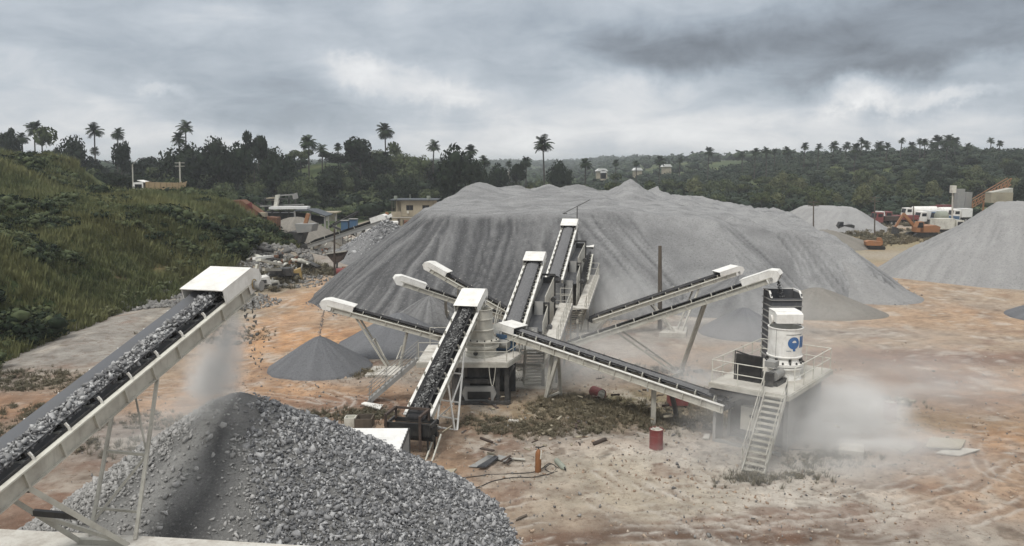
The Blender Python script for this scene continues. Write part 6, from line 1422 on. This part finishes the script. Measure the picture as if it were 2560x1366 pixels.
# ================================================================== SMALL THINGS IN THE YARD
def barrel(label, px, py, mt, r=.29, h=.9, tilt=0, group='red drums', rot=0, scatter_top=True):
    p = onground(px, py); root = thing('drum', (p.x, p.y, p.z-.02), label, 'drum', group); m = MB()
    m.lathe(Vector((0, 0, 0)), [(0, 0), (r, 0), (r*1.03, .02), (r, .04), (r, h*.33), (r*1.04, h*.345), (r, h*.36), (r, h*.66), (r*1.04, h*.675), (r, h*.69), (r, h-.03), (r*1.03, h-.01), (r*1.02, h), (r*.95, h), (r*.95, h-.04)], 24)
    s = link('shell', m.mesh('shell', mt, smooth=True), root)
    m = MB(); m.lathe(Vector((0, 0, h-.045)), [(r*.96, 0), (0, .004)], 20); 
    for k in range(5): m.box((random.uniform(-.15, .15), random.uniform(-.15, .15), .03+h-.04), (.14, .05, .07), random.uniform(0, 3))
    link('lid', m.mesh('lid', cream, smooth=False), root)
    if tilt: root.rotation_euler = (R(tilt), 0, R(rot)); root.location.z += r
barrel('dull red drum with rubbish on top, under the return conveyor foot', 1640, 1121, redpaint, .31, .95)
barrel('dull red drum alone on the right, right of the dusty crusher', 2223, 1048, redpaint, .31, .95)
barrel('faded red drum lying among weeds left of the return conveyor post', 1483, 990, redpaint, .3, .8, 90, rot=30)
def redbox():
    p = onground(1697, 1022); root = thing('tank_box', (p.x, p.y, p.z), 'square dark red steel tank under the return conveyor', 'tank'); m = MB(); m.box((p.x, p.y+.4, p.z+.55), (1.0, .8, .8)); m.build('shell', redpaint, root); m = MB(); m.box((p.x, p.y+.4, p.z+.98), (1.06, .86, .06)); m.build('lid', rust, root)
    for s_ in (-.4, .4): MB().beam((p.x+s_, p.y+.1, p.z-.1), (p.x+s_, p.y+.1, p.z+.2), .1).build('foot', darksteel, root)
redbox()
def cylinder(label, p, q, r, mt, cat='gas cylinder', neck=True):
    p, q = Vector(p), Vector(q); root = thing('gas_cylinder', p, label, cat); ax = q-p; L = ax.length; m = MB()
    m.lathe(p, [(0, 0), (r*.9, 0), (r, .04), (r, L-.22), (r*.85, L-.12), (r*.45, L-.03), (r*.3, L)], 20, ax); m.build('body', mt, root, smooth=True); m = MB(); d = ax.normalized()
    m.tube(q, q+d*.1, .03, 8); m.beam(q+d*.07, q+d*.07+d.cross(Vector((.3, .9, .2))).normalized()*.13, .05); m.build('valve', darksteel, root); return root
b = onground(1345, 1181); rc = cylinder('rusty orange gas cylinder standing upright with hose, centre foreground', b, b+Vector((.02, .03, 1.02)), .13, orangecyl)
m = MB(); m.beam(b+Vector((.10, -.10, .62)), b+Vector((.13, -.04, .98)), .05); m.build('gauge', offwhite, rc); m = MB(); m.beam(b+Vector((.05, -.02, 1.1)), b+Vector((.28, 0, 1.16)), .04); m.build('regulator', darksteel, rc)
b1, b2 = onground(1391, 1158), onground(1412, 1180); cylinder('grey green gas cylinder lying on the ground right of the orange one', b1+Z*.12, b2+Z*.12, .125, greycyl)
def cable(label, pts, r=.018, mt=blacksteel):
    P = smooth_line([(onground(*p).x, onground(*p).y) for p in pts], 60); m = MB(); pr = None; b0 = Vector((P[0][0], P[0][1], 0))
    for (x, y) in P:
        c = Vector((x+.03*math.sin(x*9), y, tz(x, y)+.03))
        if pr is not None: m.tube(pr, c, r, 5, cap=False)
        pr = c
    tag(m.build('hose', mt, loc=b0), label, 'hose')
cable('black gas hose snaking left from the standing orange cylinder', [(1348, 1176), (1320, 1184), (1240, 1188), (1180, 1194), (1110, 1200), (1060, 1180)])
cable('black hose coiled between the two gas cylinders', [(1352, 1178), (1372, 1160), (1392, 1172), (1378, 1184), (1362, 1172), (1380, 1162), (1400, 1176)])
cable('thin black hose curving below the orange cylinder towards the heap', [(1396, 1180), (1340, 1194), (1280, 1196), (1220, 1210), (1160, 1235), (1120, 1248)])
cable('dark cable lying across the ground behind the dusty crusher stairs', [(2075, 1120), (2020, 1128), (1960, 1126), (1900, 1140)])
def sheet(label, pts, mt, th=.03, lift=.03, name='metal_sheet', cat='sheet', corr=False, tiltz=None):
    P = [onground(*p) for p in pts]; tiltz = tiltz or [0]*len(P); P = [Vector((p.x, p.y, p.z+lift+t)) for p, t in zip(P, tiltz)]; m = MB(); m.prism(P, Z*th)
    if corr:
        for k in range(5): t = (k+.5)/5; m.beam(P[0].lerp(P[1], t)+Z*(th+.02), P[3].lerp(P[2], t)+Z*(th+.02), .04, .03)
    tag(m.build(name, mt, loc=(P[0].x, P[0].y, P[0].z)), label, cat)
sheet('grey steel sheet under the corrugated one, left of the gas cylinders', [(1172, 1171), (1198, 1172), (1240, 1146), (1222, 1141)], greysteel, .03, .05)
sheet('corrugated steel sheet lying on top of the flat one', [(1192, 1176), (1216, 1176), (1246, 1152), (1238, 1148)], darkbin, .03, .12, corr=True)
sheet('flat grey sheet lying right of the corrugated one', [(1240, 1150), (1262, 1160), (1286, 1151), (1246, 1142)], greysteel, .03, .06)
sheet('thin pale plank poking out from the flat grey sheet', [(1283, 1150), (1284, 1154), (1312, 1156), (1312, 1152)], cream, .03, .08, 'plank', 'plank')
sheet('pale board lying at the right edge of the heap foot', [(1086, 1196), (1100, 1188), (1142, 1188), (1130, 1199)], wallbeige, .10, .08, 'board', 'board', tiltz=[0, .05, .12, .1])
sheet('white plate lying by the foot of the middle crusher stairs', [(903, 1016), (912, 1012), (957, 1019), (950, 1030)], white, .06, .1, 'plate', 'plate')
sheet('small pale tile on the ground right of the middle trestle', [(1270, 1056), (1274, 1053), (1296, 1054), (1298, 1060)], concrete_l, .08, .03, 'tile', 'tile')
sheet('pale steel plate on top of the pair in the right foreground', [(2313, 1128), (2325, 1104), (2414, 1110), (2402, 1132)], wallbeige, .06, .16)
sheet('grey steel plate half under the pale one in the right foreground', [(2340, 1137), (2370, 1122), (2450, 1128), (2398, 1144)], concrete, .05, .04)
sheet('dusty plate lying flat left of the pair in the right foreground', [(2225, 1118), (2240, 1112), (2290, 1120), (2262, 1136)], wallbeige, .05, .03)
sheet('pale block wall piece lying in dust right of the crusher', [(2096, 1144), (2098, 1126), (2160, 1128), (2158, 1150)], concrete_l, .35, 0, 'concrete_block', 'block')
sheet('weathered brown plank lying in the bottom foreground dirt', [(1290, 1306), (1296, 1299), (1318, 1290), (1318, 1294)], timber, .05, .04, 'plank', 'plank')
sheet('pale slab piece lying in the yard right of the drum', [(2236, 1012), (2238, 995), (2290, 1005), (2262, 1014)], wallbeige, .06, .04)
sheet('white sheet leaning near the tail of the return conveyor', [(1756, 1100), (1762, 1090), (1775, 1090), (1772, 1102)], concrete_l, .06, .05)
# scrap by the bank
def scrap():
    for k, (pts, mt, lb) in enumerate(((((636, 672), (682, 664)), white, 'white steel beam lying on top of the scrap heap'), (((650, 672), (706, 684)), offwhite, 'pale long frame member in the scrap heap'), (((645, 680), (640, 700)), offwhite, 'short upright pale bar at the left of the scrap heap'), (((660, 690), (724, 690)), cream, 'flat cream beam low in the scrap heap'), (((700, 700), (742, 696)), offwhite, 'white bar beside the yellow box'))):
        a, b = onground(*pts[0]), onground(*pts[1]); o = MB().beam(a+Z*(1.0-.12*k), b+Z*(1.0-.12*k), .3, .25).build('steel_beam', mt, loc=(a.x, a.y, a.z)); tag(o, lb, 'beam')
    for (px, py, s, mt, lb, yaw) in ((650, 712, (2.0, 1.6, .9), white, 'white crumpled cabin part in the scrap heap', .5), (672, 716, (1.5, 1.8, .6), offwhite, 'pale crumpled panel beside the white cabin part', 1.0), (742, 704, (1.2, 1.2, 1.5), yellow, 'yellow machine box at the right end of the scrap heap', .2), (728, 696, (1.4, 1.2, .9), rust, 'rusty box left of the yellow machine box', .6), (700, 690, (3.0, 1.6, .9), darksteel, 'dark machine frame in the middle of the scrap heap', .1)):
        p = onground(px, py); root = thing('scrap_part', (p.x, p.y, p.z), lb, 'scrap'); m = MB(); g, x, y = loc_frame(p, yaw); w, d, h = s
        m.prism([g(-w/2, -d/2, 0), g(w/2, -d/2, .1), g(w/2*.8, -d/2, h), g(-w/2*.6, -d/2, h*.8)], y*d); m.build('shell', mt, root); m = MB(); ob(m, g, x, y, (0, -d/2-.03, h*.45), (w*.5, .05, h*.4)); m.build('opening', darksteel, root)
        for q in (-.3, .35): MB().beam(g(w*q, 0, h*.7), g(w*q*1.5, .3, h*1.25), .12).build('bent_bar', greysteel, root)
    for (px, py, mt, lb) in ((853, 690, redpaint, 'dark red scrap tank left of the pair by the huge pile toe'), (868, 686, rust, 'rusty scrap drum right of the pair by the huge pile toe')):
        p = onground(px, py); root = thing('scrap_tank', (p.x, p.y, p.z), lb, 'scrap'); m = MB(); m.tube((p.x-.6, p.y, p.z+.45), (p.x+.6, p.y+.3, p.z+.45), .45, 12); m.build('shell', mt, root, smooth=True); m = MB(); m.box((p.x, p.y, p.z+.1), (1.0, .9, .2)); m.build('cradle', darksteel, root)
scrap()
# small clutter of the old yard
def clutter(name, label, boxes, n, size, mt, base):
    V = []; F = []; v0 = np.array([(a, b, c) for a in (-.5, .5) for b in (-.5, .5) for c in (-.5, .5)]); f0 = np.array([(0, 1, 3, 2), (4, 6, 7, 5), (0, 4, 5, 1), (2, 3, 7, 6), (0, 2, 6, 4), (1, 5, 7, 3)])
    P = np.concatenate([ellipse_pts(c, rx, ry, n) for c, rx, ry in boxes]); S = np.stack([rng.uniform(.3, 3.0, len(P)), rng.uniform(.1, .6, len(P)), rng.uniform(.06, .5, len(P))], 1)*size
    P[:, 2] += rng.uniform(0, .9, len(P)); M = rot_mats(len(P), yaw_only=True); t = rng.normal(0, .22, len(P)); T = np.zeros((len(P), 3, 3)); T[:, 0, 0] = np.cos(t); T[:, 0, 2] = np.sin(t); T[:, 1, 1] = 1; T[:, 2, 0] = -np.sin(t); T[:, 2, 2] = np.cos(t)
    V, F = scatter([(v0, f0)], P-np.array(base), S, np.einsum('nij,njk->nik', M, T)); o = link(name, np_mesh(name, V, F, mt)); o.location = base; tag(o, label, 'scrap', kind='stuff')
spots = [((-27, 92), 4, 3), ((-34, 118), 7, 5), ((-42, 126), 6, 5), ((-30, 130), 8, 5)]
clutter('scrap_pieces', 'dark scrap steel strewn about the old crusher yard', spots, 22, 1.0, darksteel, (-32, 115, 0))
clutter('pale_scrap_pieces', 'pale scrap steel strewn about the old crusher yard', spots, 14, .9, offwhite, (-32, 115, 0))
clutter('rusty_scrap_pieces', 'rusty scrap strewn about the old crusher yard', spots, 12, .9, rust, (-32, 115, 0))
clutter('yard_scrap', 'rusty bits and offcuts lying between the machines', [((3, 40), 6, 3), ((1, 36), 4, 3), ((8, 43), 4, 3), ((14, 47), 5, 3)], 9, .28, rust_dark, (5, 40, 0))
clutter('yard_offcuts', 'pale offcuts and rubbish lying in the yard', [((3, 40), 6, 3), ((0, 35), 4, 3), ((10, 44), 6, 3), ((17, 37), 4, 3)], 10, .22, wallbeige, (5, 40, 0))
# container behind the front heap
def container():
    zt = 2.35; X0, X1, Y0, Y1 = -6.55, -4.2, 26.6, 31.3; root = thing('container', ((X0+X1)/2, (Y0+Y1)/2, 0), 'shipping container with white ribbed roof and grey side behind the front heap', 'container')
    m = MB(); n = 13
    vs = []
    for k in range(n*2+1):
        y = Y0+(Y1-Y0)*k/(n*2); z = zt+(.07 if k % 2 else 0); vs += [Vector((X0, y, z)), Vector((X1, y, z))]
    m.add(vs, [(2*k, 2*k+1, 2*k+3, 2*k+2) for k in range(n*2)]); m.build('roof', sheetwhite, root)
    for xx, nm in ((X1, 'side_wall'), (X0, 'side_wall')):
        m = MB(); vs = []
        for k in range(41):
            y = Y0+(Y1-Y0)*k/40; x = xx+(.04 if k % 2 else -.0); vs += [Vector((x, y, 0)), Vector((x, y, zt-.06))]
        m.add(vs, [(2*k, 2*k+2, 2*k+3, 2*k+1) for k in range(40)]); m.build(nm, greysteel, root)
    for xx in (X0, X1):
        for yy in (Y0, Y1): MB().beam((xx, yy, 0), (xx, yy, zt), .12).build('corner_post', darksteel, root)
        MB().beam((xx, Y0, zt-.04), (xx, Y1, zt-.04), .08, .1).build('top_rail', darksteel, root)
    for yy in (Y0, Y1):
        m = MB(); m.box(((X0+X1)/2, yy, zt/2), (X1-X0-.14, .06, zt-.1)); m.build('end_wall', greysteel, root)
container()
for (px, py, w, h, mt, lb) in ((877, 1066, .5, .5, offwhite, 'white box behind the front heap, left of the open crate'), (912, 1066, .8, .5, timber, 'open wooden crate behind the front heap')):
    p = onground(px, py); root = thing('crate', (p.x, p.y, p.z), lb, 'crate'); m = MB()
    for s_ in (-1, 1): m.box((p.x+s_*w/2, p.y, p.z+h/2), (.05, w, h)); m.box((p.x, p.y+s_*w/2, p.z+h/2), (w-.05, .05, h))
    m.build('sides', mt, root); m = MB(); m.box((p.x, p.y, p.z+.06), (w-.06, w-.06, .04)); m.build('bottom', mt, root)
# ================================================================== AIR
def volume_mat(name, color, density, aniso=.1, noise=None):
    m = bpy.data.materials.new(name); m.use_nodes = True; nt = m.node_tree; nt.nodes.clear(); o = nt.nodes.new('ShaderNodeOutputMaterial'); v = nt.nodes.new('ShaderNodeVolumePrincipled')
    v.inputs['Color'].default_value = color+(1,); v.inputs['Density'].default_value = density; v.inputs['Anisotropy'].default_value = aniso; nt.links.new(v.outputs[0], o.inputs['Volume'])
    if noise:
        tc = nt.nodes.new('ShaderNodeTexCoord'); ln = nt.nodes.new('ShaderNodeVectorMath'); ln.operation = 'LENGTH'
        n = nt.nodes.new('ShaderNodeTexNoise'); n.inputs['Scale'].default_value = noise; n.inputs['Detail'].default_value = 3; nt.links.new(tc.outputs['Object'], n.inputs['Vector'])
        nt.links.new(tc.outputs['Object'], ln.inputs[0]); f = maprange(nt, ln.outputs['Value'], .15, .98, 1, 0)
        p = nt.nodes.new('ShaderNodeMath'); p.operation = 'POWER'; nt.links.new(f, p.inputs[0]); p.inputs[1].default_value = 1.5
        g = maprange(nt, n.outputs[0], .36, .66, .12, 1.5)
        a = nt.nodes.new('ShaderNodeMath'); a.operation = 'MULTIPLY'; nt.links.new(p.outputs[0], a.inputs[0]); nt.links.new(g, a.inputs[1])
        b = nt.nodes.new('ShaderNodeMath'); b.operation = 'MULTIPLY'; nt.links.new(a.outputs[0], b.inputs[0]); b.inputs[1].default_value = density; nt.links.new(b.outputs[0], v.inputs['Density'])
    return m
HAZE = True
if HAZE:
    m = MB(); m.box((0, 1200, 16), (6200, 3700, 40)); me = m.mesh('haze', volume_mat('haze_air', (.86, .90, .95), .00038, .2)); tag(link('haze', me), kind='stuff')
def puff(label, c, r, dens, noise=1.6, rot=(0, 0, 0)):
    v, f = ICO2; me = np_mesh('dust_cloud', v, f, volume_mat('dust_air', (.985, .98, .965), dens, .1, noise)); o = link('dust_cloud', me); o.location = c; o.scale = r; o.rotation_euler = rot; tag(o, label, 'dust', kind='stuff')
puff('dust cloud billowing right of the emblem crusher', A(2105, 1030, 37.0), (4.0, 2.8, 2.4), 1.7, 2.3)
puff('low dust drifting over the ground right of the crusher', A(2170, 1100, 35.0), (5.4, 3.4, 1.4), .9, 2.2)
puff('small dense dust ball low by the crusher wall', A(2060, 1080, 36.2), (1.8, 1.5, 1.3), 1.6, 1.8)
puff('thin dust veil in front of the crusher stairs', A(1900, 1060, 33.0), (5.0, 2.4, 2.4), .30, 1.8)
puff('dust over the tail of the return conveyor', A(1760, 950, 38.2), (2.8, 1.6, .9), 1.0, 2.0, (0, R(15), 0))
puff('dust under the head of the near conveyor', A(575, 835, 25.8), (.75, .7, 1.3), 3.0, 1.9)
puff('dust falling halfway between the near conveyor head and the heap', A(556, 900, 25.6), (1.0, .8, 1.5), 2.6, 2.2)
puff('dust curtain spreading above the heap top', A(528, 955, 25.2), (1.35, 1.0, 1.3), 2.0, 2.0)
puff('dust around the top of the front heap', A(500, 1015, 24.6), (2.2, 1.6, 1.1), .45, 1.8)
puff('pale dust curtain trailing left of the falling stones', A(520, 930, 25.4), (.9, .9, 1.5), 2.2, 1.5)
puff('faint dust behind the near conveyor legs', A(380, 1080, 27.5), (3.2, 2.0, 2.0), .22, 1.6)
puff('dust at the foot of the farther screening plant', A(1540, 745, 64), (4.5, 5, 3.2), .22, 1.3)
puff('dust drifting over the yard behind the emblem crusher', A(1780, 880, 50), (12, 8, 3.4), .12, 1.7)
puff('long dust wisp drifting right behind the crusher', A(2280, 960, 44), (9, 4, 2.2), .20, 2.0)
puff('dust drifting around the middle crusher', A(1460, 900, 46), (7, 5, 2.6), .24, 1.5)
puff('wide low dust sheet spreading over the lower right ground', A(2050, 1150, 33.5), (9.5, 5.0, 1.6), .42, 2.4)
puff('faint dust haze hanging over the right hand yard', A(2250, 960, 41), (15, 9, 4.0), .055, 1.6)
puff('thin dust in front of the tan mounds', A(1900, 790, 62), (13, 5, 3.6), .12, 1.6)
